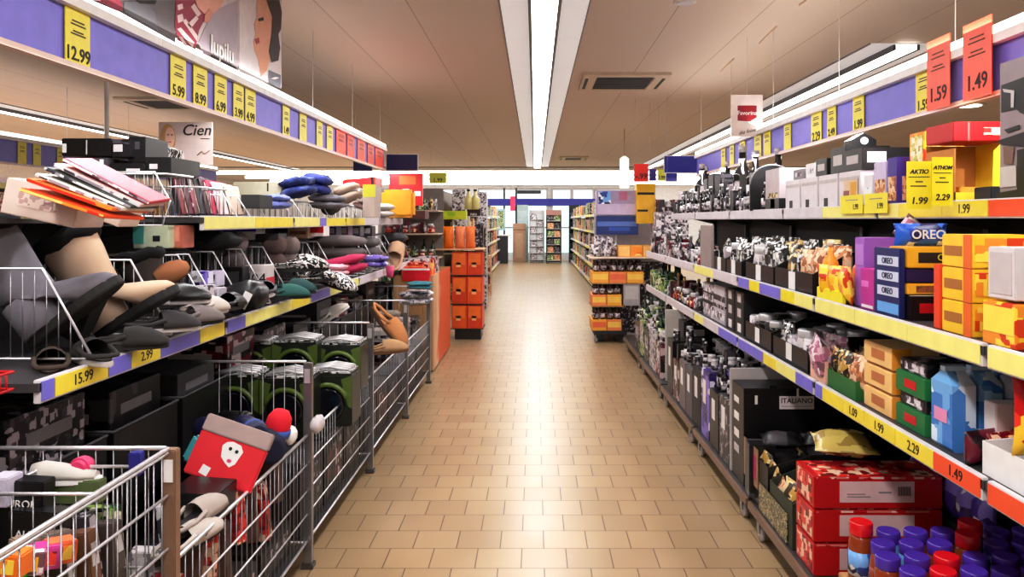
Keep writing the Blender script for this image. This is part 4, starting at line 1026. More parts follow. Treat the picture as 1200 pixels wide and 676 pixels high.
# clutter crowds ------------------------------------------------------------
PROTO = {
 'darkbottle': ('bottle', m_bottle(.24, .036, GLASSD, SILVER, P_WHITEMIX), 'bottle', 'dark bottle with silver cap'),
 'brownbottle': ('bottle', m_bottle(.22, .034, GLASSB, GOLD, P_GOLDMIX), 'bottle', 'brown bottle with gold cap'),
 'greenbottle': ('bottle', m_bottle(.23, .035, GLASSG, BLACK, P_GREENMIX), 'bottle', 'green bottle with black cap'),
 'whitejar': ('jar', m_jar(.12, .036, mat((206,200,200), .3), SILVER, P_DARKMIX), 'jar', 'pale silver-lidded jar'),
 'darkjar': ('jar', m_jar(.12, .036, GLASSD, SILVER, P_WHITEMIX), 'jar', 'dark silver-lidded jar'),
 'redjar': ('jar', m_jar(.11, .034, mat((120,30,26), .2), SILVER, P_REDMIX), 'jar', 'red silver-lidded jar'),
 'blackcan': ('can', m_can(.12, .034, P_DARKMIX, SILVER), 'can', 'black printed can'),
 'whitecan': ('can', m_can(.10, .034, P_WHITEMIX, SILVER), 'can', 'white and grey printed can'),
 'blackbox': ('small_box', m_cartonlet(.08, .07, .16, P_BLK), 'box', 'small black printed box'),
 'whitebox': ('small_box', m_cartonlet(.08, .07, .13, P_WHITEMIX), 'box', 'small white printed box'),
 'winebox': ('small_box', m_cartonlet(.08, .07, .15, P_WINE), 'box', 'small wine-red printed box'),
 'greenbox': ('small_box', m_cartonlet(.08, .07, .14, P_GREENMIX), 'box', 'small green printed box'),
 'goldbag': ('snack_bag', m_bag(.11, .15, .05, P_GOLDMIX, seed=3), 'bag', 'gold and black printed bag'),
 'silverbag': ('snack_bag', m_bag(.12, .15, .05, P_FOIL, seed=4), 'bag', 'silver foil bag'),
 'redbag': ('snack_bag', m_bag(.12, .15, .05, P_REDMIX, seed=5), 'bag', 'red printed bag'),
 'brownbag': ('snack_bag', m_bag(.12, .14, .05, P_NUTS, seed=6), 'bag', 'brown printed bag'),
 'purplebag': ('snack_bag', m_bag(.13, .16, .06, P_PURPLEMIX, seed=7), 'bag', 'purple and white printed bag'),
}
def crowd(kinds, x0, nx, dx, y0, y1, dy, z, where_, group, seed=0, jit=.005, scale=(1, 1), rz=(-12, 12), lift=None, face=0):
    rr = random.Random(seed); y = y0; k = 0; big = None
    while y < y1:
        for j in range(nx):
            kd = kinds[rr.randrange(len(kinds))]
            nm, pr, cat, desc = PROTO[kd]
            sc = rr.uniform(*scale)
            zz = z + (lift(j, y) if lift else 0)
            M = T(x0+dx*j+rr.uniform(-jit, jit), y+rr.uniform(-jit, jit), zz) @ RZ(rr.uniform(*rz) + (90+face if 'bag' in kd else 0)) @ Matrix.Scale(sc, 4)
            place(nm, pr, M, '%s %s' % (desc, where_), cat, group, share=True)
            k += 1
        y += dy
    return k
crowd(['darkbottle','blackbox','blackcan','whitejar','darkbottle','whitecan'], 1.51, 1, .09, 5.28, 8.2, .095, ZT_, 'on the far part of the right top shelf', 'bottles and packs on the far right top shelf', 1, scale=(.75, 1.0))
crowd(['blackbox','darkbottle','blackbox','whitebox'], 1.62, 2, .13, 5.28, 8.2, .12, ZT_, 'at the rear of the far right top shelf', 'rear packs on the far right top shelf', 2, scale=(1.5, 2.2))
# ---------------- middle shelf
ra('white sweets carton with red round sweets print at the right edge', 1.25, 1.52, 2.00, 2.12, ZM+.125, ZM+.265, mat((214,206,206), .4), (('N',.45,1,.05,.95,pack([(150,40,30),(226,60,50),(240,220,210),(110,50,30)], 60),'sweets_print'),('A',.1,.9,.1,.9,mat((196,186,186), .4),'pale_side')))
ra('yellow cake carton with red round print under the white sweets carton', 1.24, 1.54, 1.98, 2.13, ZM, ZM+.118, P_YELLOWMIX, (('N',.4,.98,.05,.9,pack([(214,30,24),(240,90,50),(248,210,90),(190,20,20)], 22),'cake_print'),('A',.05,.95,.3,.9,mat((250,220,90), .4),'print')))
for k in range(3):
    ra('yellow biscuit carton with red band, stacked beside the bay joint', 1.25, 1.45, 2.20, 2.36, ZM+.099*k, ZM+.099*k+.097, mat((250,196,50), .4), (('A',.1,.7,.35,.65,mat((170,110,40), .5),'name_print'),('N',.05,.9,.2,.9,P_YELLOWMIX,'biscuit_print'),('A',.75,1,0,1,mat((232,110,40), .4),'orange_band')), group='yellow biscuit cartons')
ra('red carton on its side behind the yellow biscuit cartons', 1.46, 1.62, 2.18, 2.34, ZM, ZM+.28, mat((214,40,30), .4), (('N',.1,.9,.2,.9,P_REDMIX,'print'),))
ra('narrow orange-red display side beside the yellow biscuits', 1.25, 1.46, 2.37, 2.41, ZM, ZM+.20, mat((232,80,40), .4), (('N',.05,.5,.1,.3,WHITE,'print'),('N',.05,.5,.5,.6,WHITE,'print')))
# navy stack
ra('navy blue biscuit display carton with white name blocks', 1.24, 1.258, 2.61, 2.81, ZM, ZM+.24, mat((22,34,100), .4),
   tuple(('A', .15, .95, v, v+.14, mat((200,206,226), .5), 'name_block', 'OREO', .03, NAVY) for v in (.30, .52, .74)) + (('A',.15,.95,.05,.2,LBLUE,'pale_block'),))
ra('yellow and black biscuit roll pack on top of the black wafer box', 1.262, 1.56, 2.60, 2.74, ZM+.175, ZM+.245, mat((240,180,40), .4), (('N',.12,.95,.25,.75,mat((40,30,30), .4),'name_band','CHOCO',.032,YEL),))
ra('flat dark violet wafer box in the middle of the navy display', 1.262, 1.55, 2.61, 2.74, ZM+.125, ZM+.172, mat((40,30,80), .4))
ra('yellow wafer box under the dark violet one', 1.262, 1.55, 2.60, 2.74, ZM+.085, ZM+.122, mat((240,180,50), .4), (('N',.1,.9,.2,.8,P_COOKIE,'biscuit_print'),))
ra('black biscuit box with red leaf print at the shelf front', 1.262, 1.56, 2.58, 2.74, ZM, ZM+.082, mat((24,18,20), .3), (('N',.1,.3,.3,.7,RED,'leaf_print'),('T',.0,1,0,.06,CREAM,'pale_edge')))
place('snack_bag', m_bag(.26, .11, .07, pack([(20,60,160),(40,100,200),(226,236,246),(16,30,90)], 14), seed=8), T(1.335, 2.66, ZM+.247) @ Matrix.Scale(.72, 4), 'blue biscuit bag lying on top of the navy display', 'bag')
link('lettering', text_data('OREO', .06, WHITE, bold=.001), bpy.data.objects['snack_bag'], T(.02, -.04, .055) @ FACE_N)
ra('magenta praline carton with pale violet lid', 1.25, 1.40, 2.83, 2.95, ZM, ZM+.155, mat((190,50,150), .4), (('A',.1,.6,.55,.7,mat((226,120,200), .4),'print'),('A',.1,.9,.05,.12,WHITE,'small_print'),('N',.1,.9,.2,.5,mat((214,100,190), .4),'print')))
ra('tall violet carton behind the magenta one', 1.27, 1.40, 2.96, 3.05, ZM+.0, ZM+.27, mat((160,100,190), .4), (('A',.1,.9,.6,.9,mat((180,130,206), .4),'print'),))
place('snack_bag', m_bag(.09, .10, .04, P_PINKBAG, seed=9), T(1.42, 2.98, ZM+.26) @ RY(40), 'crumpled pink bag on the tall violet carton', 'bag')
place('sauce_bottle', m_bottle(.25, .035, mat((240,150,40), .3), mat((226,210,190), .3), mat((244,170,60), .4), neck=.3, single_=False), T(1.27, 3.30, ZM), 'orange-yellow squeeze bottle left of the orange bags', 'bottle')
place('sauce_bottle', m_bottle(.23, .04, mat((214,90,40), .3), BLACK, mat((226,60,30), .4), neck=.3, single_=False), T(1.33, 3.12, ZM), 'red-orange bottle with black cap behind the orange bags', 'bottle')
for k in range(5):
    place('snack_bag', m_bag(.12, .15, .05, P_ORANGEMIX if k % 2 else P_YELLOWMIX, seed=10+k), T(1.26+.02*(k % 2), 3.08+.045*k, ZM) @ RZ(80+10*k) @ RX(-8), '%s printed bag between the orange bottle and the magenta carton' % ('orange' if k % 2 else 'yellow and orange'), 'bag', group='orange bags on the right middle shelf')
ra('low yellow tray under the orange bags', 1.225, 1.24, 3.06, 3.34, ZM, ZM+.05, YEL)
# black displays
for k, (a, b, h, kinds) in enumerate(((3.42, 3.95, .27, ['silverbag','goldbag','brownbag']), (3.98, 4.5, .26, ['silverbag','goldbag','whitejar']), (4.6, 4.95, .24, ['silverbag','darkjar']), (4.98, 5.3, .25, ['silverbag','whitecan']))):
    t = tray('display_tray', 'black cardboard display tray with white price tag on the right middle shelf', 'display tray', 1.235, 1.60, a, b, ZM, h*.72, BLACK, front=.5, back=1.0, group='black display trays on the right middle shelf')
    d = (b-a)/2
    tg = part('price_tag', MB().box(-.1865, -.184, -.045, .045, h*.02, h*.02+.085), WHITE, t)
    part('tag_hook', MB().box(-.1865, -.184, -.006, .006, h*.02+.0855, h*.5), WHITE, t)
    crowd(kinds, 1.30, 3, .09, a+.07, b-.05, .11, ZM+.006, 'in the black trays of the right middle shelf', 'packs in the black trays on the right middle shelf', 20+k, scale=(1.2, 1.6), jit=.004)
ra('plain greige upright board on the right middle shelf', 1.23, 1.25, 5.36, 5.72, ZM, ZM+.30, mat((150,136,132), .7))
crowd(['darkbottle','blackcan','whitejar','winebox','redjar','whitecan','whitebox'], 1.26, 2, .10, 5.80, 8.2, .085, ZM, 'on the far part of the right middle shelf', 'bottles and packs on the far right middle shelf', 5, scale=(.8, 1.15))
# ---------------- lower shelf
t = thing('snack_bag', 'red and yellow truffle bag in a white tray at the right edge', 'bag', M=T(1.35, 1.99, ZL+.09) @ RZ(4))
part('foil_body', pillow_mb(.24, .21, .09, seed=21), pack([(214,30,26),(240,60,40),(248,200,60),(196,20,20)], 9), t)
tray('shelf_tray', 'white cardboard tray holding the red and yellow bag', 'display tray', 1.235, 1.50, 1.92, 2.12, ZL, .10, WHITE, front=.9, back=1.0)
ra('white carton beside the pale blue bags', 1.32, 1.52, 2.20, 2.26, ZL+.0, ZL+.17, mat((222,214,212), .5))
for k in range(3): place('snack_bag', m_bag(.12, .10, .05, (P_WINE, P_REDMIX, P_NUTS)[k], seed=30+k), T(1.27+.05*k, 2.19-.02*k, ZL) @ RZ(20), '%s small bag before the white carton on the lower right shelf' % ('wine-red', 'red', 'nut-brown')[k], 'bag')
PB = pack([(120,176,226),(160,206,240),(220,236,250),(70,130,200)], 12, .25)
for k in range(5):
    t = thing('milk_bag', 'tall pale blue upright pack on the right lower shelf', 'pack', M=T(1.285+.085*k, 2.36+.01*k, ZL), group='pale blue upright packs')
    part('pouch', MB().rings([[(sx_*.036*(1 if 0 < j < 4 else .8), sy_*.06*(1 if j < 4 else .25), z) for sx_, sy_ in ((-1,-1),(0,-1.1),(1,-1),(1,0),(1,1),(0,1.1),(-1,1),(-1,0))] for j, z in enumerate((0, .01, .12, .20, .235))], smooth=False), PB, t)
    part('top_seal', MB().box(-.032, .032, -.014, .014, .236, .25), mat((190,220,244), .3), t)
    if k == 0: part('name_print', MB().prism([(-.0375, .04, .08), (-.0375, -.035, .08), (-.0375, -.035, .12), (-.0375, .04, .12)], (-.001, 0, 0)), mat((226,150,190), .4), t)
for lv in range(2):
    ra('green biscuit carton beside the pale blue packs', 1.25, 1.44, 2.46, 2.66, ZL+.115*lv, ZL+.115*lv+.07, mat((30,120,60), .4), (('A',.3,.7,.3,.7,RED,'name_print'),('N',.3,.7,.3,.7,RED,'name_print')), group='green biscuit cartons')
    ra('dark printed insert between the green cartons', 1.26, 1.43, 2.47, 2.65, ZL+.115*lv+.071, ZL+.115*lv+.113, P_DARKMIX, (('A',.2,.9,.2,.8,P_WHITEMIX,'print'),), group='dark inserts between green cartons')
for lv in range(3):
    ra('cream and orange cookie carton in the stack left of the green ones', 1.25, 1.42, 2.69, 2.92, ZL+.085*lv, ZL+.085*lv+.075, mat((240,196,130), .5), (('A',.3,.75,.3,.75,mat((190,120,70), .5),'hill_print'),('N',0,.4,0,1,mat((246,160,50), .5),'orange_print')), group='cream cookie cartons')
tray('shelf_tray', 'green low tray under the pink bags on the lower right shelf', 'display tray', 1.235, 1.46, 2.96, 3.24, ZL, .12, GRN, front=.6, back=1.0)
crowd(['redbag','brownbag','goldbag'], 1.28, 2, .085, 2.99, 3.24, .06, ZL+.01, 'in the green low tray', 'bags in the green low tray', 7, scale=(.9, 1.15))
place('snack_bag', m_bag(.22, .20, .09, P_PINKBAG, seed=51), T(1.27, 3.34, ZL+.0) @ RZ(75) @ RX(-12), 'pale pink crumpled bag at the front of the lower right shelf', 'bag')
place('snack_bag', m_bag(.20, .19, .08, P_PINKBAG, seed=52), T(1.36, 3.42, ZL+.0) @ RZ(100) @ RX(-8), 'second pale pink bag behind the front one', 'bag')
ra('skin-toned soft carton below the pink bags', 1.225, 1.24, 3.24, 3.42, ZL, ZL+.10, mat((226,180,160), .6))
for k, (a, b, h, kinds) in enumerate(((3.48, 3.98, .24, ['whitejar','silverbag','whitecan']), (4.02, 4.5, .26, ['darkjar','blackcan','whitecan']))):
    tray('display_tray', 'black display tray with white labels on the right lower shelf', 'display tray', 1.235, 1.62, a, b, ZL, h*.7, BLACK, front=.6, back=1.0, group='black display trays on the right lower shelf')
    ra('white price tag on the black tray of the lower right shelf', 1.231, 1.2335, (a+b)/2-.04, (a+b)/2+.04, ZL+.02, ZL+.10, WHITE, name='price_tag', cat='price tag', bev=0)
    crowd(kinds, 1.29, 3, .10, a+.07, b-.05, .085, ZL+.006, 'in the black trays of the right lower shelf', 'packs in the black trays on the right lower shelf', 30+k, scale=(1.1, 1.5), jit=.004)
for k in range(2):
    ra('tall dark carton with white seal on the right lower shelf', 1.25, 1.55, 4.60+.22*k, 4.80+.22*k, ZL, ZL+.26, DARK, (('A',.3,.7,.05,.25,WHITE,'white_seal'),('A',.3,.7,.4,.6,LGREY,'white_seal'),('A',.3,.7,.75,.95,LGREY,'white_seal')), group='tall dark cartons with white seals')
ra('white and grey banded carton block on the right lower shelf', 1.25, 1.55, 5.06, 5.38, ZL, ZL+.25, mat((190,184,190), .5), (('A',0,1,.4,.5,P_DARKMIX,'text_band'),('A',0,1,.1,.3,P_WHITEMIX,'text_band'),('N',0,1,.4,.5,P_DARKMIX,'text_band'),('A',0,1,.6,.75,P_DARKMIX,'text_band')))
ra('second grey banded carton block beyond the white one', 1.25, 1.55, 5.40, 5.72, ZL, ZL+.24, P_WHITEMIX, (('A',0,1,.4,.5,DARK,'text_band'),('A',0,1,.7,.75,DARK,'text_band')))
crowd(['winebox','darkjar','redjar','blackcan','whitecan','brownbottle'], 1.26, 2, .10, 5.80, 7.2, .085, ZL, 'on the far part of the right lower shelf', 'bottles and packs on the far right lower shelf', 9, scale=(.8, 1.15))
crowd(['greenbox','greenbottle','greenbox'], 1.26, 2, .10, 7.25, 8.2, .09, ZL, 'at the far end of the right lower shelf', 'green packs at the far end of the right lower shelf', 10, scale=(.9, 1.3))
# ---------------- floor dollies
def dolly(y0, y1):
    t = thing('roll_dolly', 'low metal roll dolly on castors under the right-hand goods', 'dolly', (1.03, y0, 0), group='roll dollies along the right side')
    L_ = y1-y0
    part('side_rail', MB().box(0, .014, .01, L_-.01, .105, .14), mat((140,112,92), .4, .3), t)
    part('deck', MB().box(.014, .16, .01, L_-.01, .13, .145).box(.16, .80, .01, L_-.01, .13, .145), DSTEEL, t)
    for (yy, xx) in ((.14, .03), (L_-.14, .03)):
        c = part('castor_fork', MB().box(xx-.018, xx-.014, yy-.02, yy+.02, .04, .104).box(xx+.014, xx+.018, yy-.02, yy+.02, .04, .104).box(xx-.018, xx+.018, yy-.02, yy+.02, .095, .1045), STEEL, t)
        part('wheel', MB().lathe([(.016, -.012), (.038, -.011), (.038, .011), (.016, .012)], 18).xf(T(xx, yy, .0385) @ RY(90)), mat((170,160,156), .4), c)
        part('hub', MB().lathe([(.012, -.0135), (.012, .0135)], 12).xf(T(xx, yy, .0385) @ RY(90)), CHROME, c)
for k in range(5): dolly(2.45+1.3*k, 3.73+1.3*k)
ZD = .147
# red cartons
for lv in range(3):
    ra('big red carton with white print label in the floor stack', 1.06, 1.55, 2.92, 3.12, ZD+.128*lv, ZD+.128*lv+.122, mat((196,16,22), .35),
       (('N',.2,.78,.2,.85,mat((226,190,190), .5),'white_label'),('A',.1,.9,.1,.9,P_REDMIX,'pink_print'),('N',.02,.98,.93,.99,pack([(196,16,22),(226,120,110),(196,16,22),(240,200,190)], 26),'flap_edge'),('T',.05,.95,.05,.95,P_REDMIX,'open_top_print')), group='big red cartons on the floor')
t = [o for o in SC.objects if o.parent is None and o.get('group') == 'big red cartons on the floor'][-1]
wl = [c for c in t.children if c.name.startswith('white_label')][0]
part('small_print', MB().box(-.12, -.05, -.103, -.1025, .055, .058).box(-.12, -.03, -.103, -.1025, .045, .048).box(0-.0, .05, -.103, -.1025, .06, .066), GREY, wl)
mb = MB()
for k in range(14): mb.box(.075+.0035*k, .075+.0035*k+(.0012 if k % 3 else .0022), -.103, -.1025, .05, .085)
part('barcode_lines', mb, DARK, wl)
place('snack_bag', m_bag(.24, .20, .08, pack([(190,170,90),(214,200,140),(150,126,60),(90,70,40)], 14, .25, bump=.3), seed=61), T(1.22, 3.0, ZD+.445) @ RZ(-14) @ RX(-84), 'crumpled gold foil bag lying on the red cartons', 'bag')
# chocolate jars, purple and red lids
CHOC = mat((150,62,30), .15)
jn = 0
for r_ in range(5):
    for c_ in range(9):
        x = 1.10 + .092*c_ + (.03 if r_ % 2 else 0); y = 2.20 + .098*r_
        if (x-0)*FX/y + VX > 1290: continue
        red_ = (r_*7 + c_*5) % 4 == 0
        lid = mat((220,20,34), .25) if red_ else mat((78,44,160), .25)
        h = .17 if not (red_ and r_ > 2) else .20
        place('spread_jar', m_jar(h, .041, CHOC if not (r_ > 2 and c_ % 3 == 1) else LBLUE, lid, P_WHITEMIX if c_ % 4 == 3 else (mat((150,60,36), .3) if not red_ else P_BLUEMIX), single_=False), T(x, y, .285), '%s-lidded spread jar in the jar block on the floor' % ('red' if red_ else 'purple'), 'jar', '%s-lidded spread jars' % ('red' if red_ else 'purple'), share=True); jn += 1
ra('brown carton under the block of spread jars', 1.05, 1.95, 2.13, 2.66, ZD, .283, CARD, (('A',.1,.9,.2,.8,P_PURPLEMIX,'print'),))
crowd(['purplebag'], 1.60, 3, .12, 2.74, 3.2, .09, ZD+.22, 'behind the spread jars', 'purple bags behind the spread jars', 12, scale=(.9, 1.2))
ra('dark carton under the purple bags', 1.57, 1.93, 2.70, 3.25, ZD, ZD+.215, DARK)
# black trays with gold bags, before the ITALIANO box
t = tray('display_tray', 'open black floor tray with pink side print before the tall black box', 'display tray', 1.055, 1.50, 3.48, 3.86, ZD, .29, BLACK, front=.8, back=1.0)
t = tray('display_tray', 'open dark floor tray of gold bags beside the red cartons', 'display tray', 1.055, 1.50, 3.15, 3.45, ZD, .27, mat((40,50,36), .5), front=.7, back=1.0)
ra('pink and tan printed card on the black floor tray', 1.049, 1.0535, 3.62, 3.86, ZD+.08, ZD+.27, mat((170,130,100), .5), (('A',.2,.9,.2,.8,mat((190,50,100), .5),'pink_print'),))
ra('green printed card on the dark floor tray', 1.049, 1.0535, 3.2, 3.6, ZD+.0, ZD+.13, pack([(60,90,50),(196,170,130),(40,60,36),(120,100,70)], 40, kind='n'))
crowd(['goldbag','silverbag','goldbag','brownbag'], 1.10, 4, .10, 3.19, 3.42, .065, ZD+.03, 'in the dark floor tray beside the red cartons', 'bags in the dark floor tray', 13, scale=(1.1, 1.5))
crowd(['goldbag','blackbox','silverbag'], 1.10, 4, .10, 3.53, 3.84, .07, ZD+.02, 'in the open black floor tray', 'packs in the open black floor tray', 14, scale=(1.2, 1.6))
for k in range(2): place('black_pouch', m_bag(.20, .10, .07, P_BLK, seed=70+k), T(1.20+.2*k, 3.70, ZD+.27) @ RZ(-8) @ RX(-75), 'shiny black pouch lying on the open black floor tray', 'pouch')
# ITALIANO box
t = ra('tall black floor box with a white ITALIANO sign', 1.06, 1.62, 3.90, 4.13, ZD, .645, BLACK, (('A',.2,.6,.80,.86,WHITE,'round_mark'),('A',.2,.6,.62,.70,WHITE,'round_mark'),('A',.2,.6,.44,.52,WHITE,'round_mark'),('A',.2,.6,.28,.36,LGREY,'round_mark'),('N',.10,.125,.84,.93,WHITE,'oval_mark')))
s_ = part('name_sign', MB().box(-.10, .075, -.121, -.117, .395, .46), mat((226,214,214), .4), t)
link('lettering', text_data('ITALIANO', .036, INK, bold=.0004), s_, T(-.0125, -.1215, .437) @ FACE_N)
part('sign_line', MB().box(-.09, .065, -.1215, -.121, .408, .411), GREY, s_)
part('sign_hook', MB().box(-.012, -.002, -.118, -.116, .46, .50), WHITE, t)
part('top_tab', MB().box(-.15, -.11, -.114, -.10, .498, .515), BLACK, t)
part('top_tab', MB().box(.07, .11, -.114, -.10, .498, .515), BLACK, t)
ra('pale grey board standing behind the ITALIANO box', 1.055, 1.60, 4.15, 4.17, ZD, .70, mat((190,182,180), .6))
# cartons and clutter further on the floor dollies
spec = [(4.20, 4.42, .36, P_DARKMIX, 'black and white printed'), (4.44, 4.66, .34, BLACK, 'black'), (4.68, 4.90, .42, P_PURPLEMIX, 'violet printed'), (4.92, 5.16, .38, DARK, 'dark'),
        (5.18, 5.40, .34, mat((96,90,96), .5), 'grey'), (5.42, 5.64, .34, mat((120,110,110), .5), 'pale grey'), (5.66, 5.90, .30, P_WINE, 'wine printed'), (5.92, 6.15, .42, BLACK, 'tall black')]
for k, (a, b, h, m, mn) in enumerate(spec):
    ra('%s display carton on the right floor dollies' % mn, 1.06, 1.34, a, b, ZD, ZD+h, m, (('A',.25,.6,.5,.85,WHITE,'white_seal'),('N',.2,.8,.7,.9,LGREY,'label')), cat='display carton')
    crowd([('darkjar','blackcan'), ('darkbottle',), ('whitejar','blackbox'), ('darkjar','blackcan')][k % 4], 1.11, 2, .11, a+.06, b-.03, .09, ZD+h+.001, 'on the cartons of the right floor dollies', 'packs on the floor cartons', 40+k, scale=(.6, .8))
ra('pale box with a bottle neck print on the floor row', 1.36, 1.60, 4.2, 4.5, ZD, ZD+.42, mat((180,150,120), .6))
crowd(['blackcan','darkjar','whitejar','darkbottle'], 1.42, 2, .11, 4.56, 6.1, .11, ZD+.30, 'behind the floor cartons', 'packs behind the floor cartons', 50, scale=(.8, 1.1))
ra('long dark carton behind the floor cartons', 1.36, 1.90, 4.54, 6.15, ZD, ZD+.298, DARK)
# block of black wine-label trays near (770..850, 390..440)
for lv in range(2):
    for c_ in range(2):
        ra('black tray block with a white oval label facing the aisle end', 1.20+.25*c_, 1.44+.25*c_, 6.20, 6.42, ZD+.22+.16*lv, ZD+.22+.16*lv+.15, BLACK, (('N',.3,.7,.25,.6,LGREY,'white_label'),('N',.05,.95,.85,1,P_DARKMIX,'print')), group='black tray blocks')
        if lv == 1: crowd(['redjar' if c_ else 'darkjar'], 1.25+.25*c_, 2, .10, 6.24, 6.40, .09, ZD+.22+.311, 'on the black tray blocks', 'jars on the black tray blocks', 60+c_, scale=(.5, .6))
ra('dark base carton under the black tray blocks', 1.18, 1.72, 6.18, 6.44, ZD, ZD+.218, CHAR)
ra('pale grey cover board behind the black tray blocks', 1.10, 1.75, 6.46, 6.50, ZD, ZD+.60, mat((196,190,184), .6))
for k in range(5):
    y = 6.54 + .34*k
    ra('printed carton on the far floor dollies', 1.07, 1.45, y, y+.31, ZD, ZD+.30+.06*(k % 2), (P_WINE, P_WHITEMIX, P_DARKMIX, P_GREENMIX, P_DARKMIX)[k], (('A',.2,.8,.4,.8,P_WHITEMIX,'label'),), group='cartons on the far floor dollies')
    crowd(['whitejar','darkjar','greenbottle','whitecan','greenbox'], 1.12, 3, .11, y+.06, y+.30, .10, ZD+.361 if k % 2 else ZD+.301, 'on the far floor dollies', 'packs on the far floor dollies', 70+k, scale=(.7, 1.0))
# Favorina-style hanging poster
x0, zb = at_y(6.0, 857, 160); x1, zt = at_y(6.0, 894, 111)
t = thing('hanging_poster', 'white hanging poster with a dark red logo block and black script', 'poster', ((x0+x1)/2, 6.0, zb))
w, h = (x1-x0)/2, zt-zb
part('sheet', MB().box(-w, w, 0, .004, 0, h), mat((240,226,222), .5), t)
lg = part('logo_block', MB().prism([(-w*.6, -.002, h*.38), (w*.2, -.002, h*.36), (w*.6, -.002, h*.46), (w*.6, -.002, h*.74), (-w*.6, -.002, h*.74)], (0, .0015, 0)), mat((150,14,34), .5), t)
link('lettering', text_data('Favorina', .045, WHITE, bold=.0004), lg, T(0, -.003, h*.56) @ FACE_N)
link('script', text_data('die feine', .04, INK, shear=.4), t, T(-.0, -.001, h*.12) @ FACE_N @ RZ(12))
part('cord', MB().tube([(0, .002, h), (0, .002, CEIL-zb)], .0015, 4), WHITE, t)

for pa, pb in ((985, 1011), (1013, 1040)):
    ya = FX*1.455/(pb-VX); yb = FX*1.455/(pa-VX)
    t = thing('price_flag', 'yellow price flag clipped to the right top shelf rail before the white cartons', 'price card', (1.455, (ya+yb)/2, 1.53), group='yellow price flags on the right top shelf')
    w = (yb-ya)/2
    part('card', MB().box(-.001, .001, -w, w, 0, .085), YEL, t); part('small_print', MB().box(-.0016, -.0011, -w*.6, w*.5, .06, .064), GREY, t)
    link('price_print', text_data('1.99', .035, INK), t, T(-.0018, -w*.4, .03) @ FACE_R)

# ================================================================== END DISPLAYS AND FAR AISLE
def fb(label, px0, px1, py0, py1, Y, d, m, faces=(), name='carton', cat='box', group=None, bev=.003, share=False, ground=False):
    """box whose near face fills the given photo rectangle at depth Y"""
    xa, zb = at_y(Y, px0, py1); xb, zt = at_y(Y, px1, py0)
    zb = .002 if ground else max(zb, .001)
    return carton(name, label, cat, xa, xb, Y, Y+d, zb, zt, m, faces, group=group, bev=bev, share=share)
# --- right end: pallet tower of trays with jars
YE = 9.37
t = thing('pallet', 'dark pallet on castors under the jar tower', 'pallet', (.72, YE, 0))
part('deck', MB().box(0, .40, 0, .5, .10, .15), DARK, t); part('block', MB().box(.03, .12, .05, .45, .03, .099), BLACK, t); part('block', MB().box(.28, .37, .05, .45, .03, .099), BLACK, t)
for xx in (.03, .37):
    part('wheel', MB().lathe([(.03, -.012), (.03, .012)], 14).xf(T(xx, .03, .031) @ RY(90)), GREY, t)
tiers = [(.69, 1.06, .152, 2), (.69, 1.06, .455, 2), (.69, 1.33, .735, 3)]
JT = m_jar(.15, .036, mat((60,28,20), .15), BLACK, P_WHITEMIX)
for ti, (xa, xb, zb, n) in enumerate(tiers):
    if ti:
        single('tray_board', MB().box(xa, xb+.02, YE-.01, YE+.5, zb-.012, zb-.002), CARD, 'thin cardboard sheet between the layers of the jar tower', 'board', group='cardboard sheets in the jar tower')
    wdt = (xb-xa)/n
    for k in range(n):
        ra('yellow-orange tray of dark jars in the end tower', xa+wdt*k+.003, xa+wdt*(k+1)-.003, YE, YE+.42, zb, zb+.135, (mat((236,170,60), .5), mat((230,140,80), .5))[(ti+k) % 2], (('N',.05,.95,.3,.8,mat((246,200,90), .5) if (ti+k) % 3 else mat((226,110,70), .5),'fruit_print'),), group='yellow-orange trays in the jar tower')
        for r_ in range(2):
            for c_ in range(2):
                place('jar', JT, T(xa+wdt*(k+.27+.46*c_), YE+.06+.12*r_, zb+.136) @ Matrix.Scale(.92, 4), 'dark jar with black lid in the end tower', 'jar', 'dark jars in the end tower', share=True)
single('top_board', MB().box(.66, 1.48, YE-.04, YE+.55, 1.035, 1.05), mat((226,206,186), .6), 'pale board topping the jar tower', 'board')
for k in range(3):
    ra('orange and yellow pastry carton on top of the jar tower', 1.02+.15*k, 1.165+.15*k, YE+.02, YE+.3, 1.052, 1.19, mat((240,176,90), .5), (('N',.05,.95,.1,.9,P_ORANGEMIX if k == 1 else mat((246,196,120), .5),'print'),))
for k in range(7):
    place('snack_bag', m_bag(.13, .15, .07, P_WHITEMIX, seed=80+k % 3), T(.74+.075*(k % 4)+(.03 if k > 3 else 0), YE+.1+.05*(k % 2), 1.052+(.10 if k > 3 else 0)) @ RZ(10*k), 'white and cream bag heaped on the jar tower', 'bag', group='white bags on the jar tower', share=True)
ra('grey carton standing among the jar tower trays', 1.08, 1.28, YE+.0, YE+.2, .457, .72, mat((170,164,166), .5), (('N',.1,.9,.3,.9,LGREY,'label'),))
crowd(['whitejar','greenbottle','darkjar'], 1.36, 2, .1, YE-.5, YE+.1, .1, .40, 'at the foot of the right end display', 'packs at the foot of the right end display', 90)
ra('low dark shelf block under the right end packs', 1.30, 1.55, YE-.6, YE+.15, .01, .398, DARK)
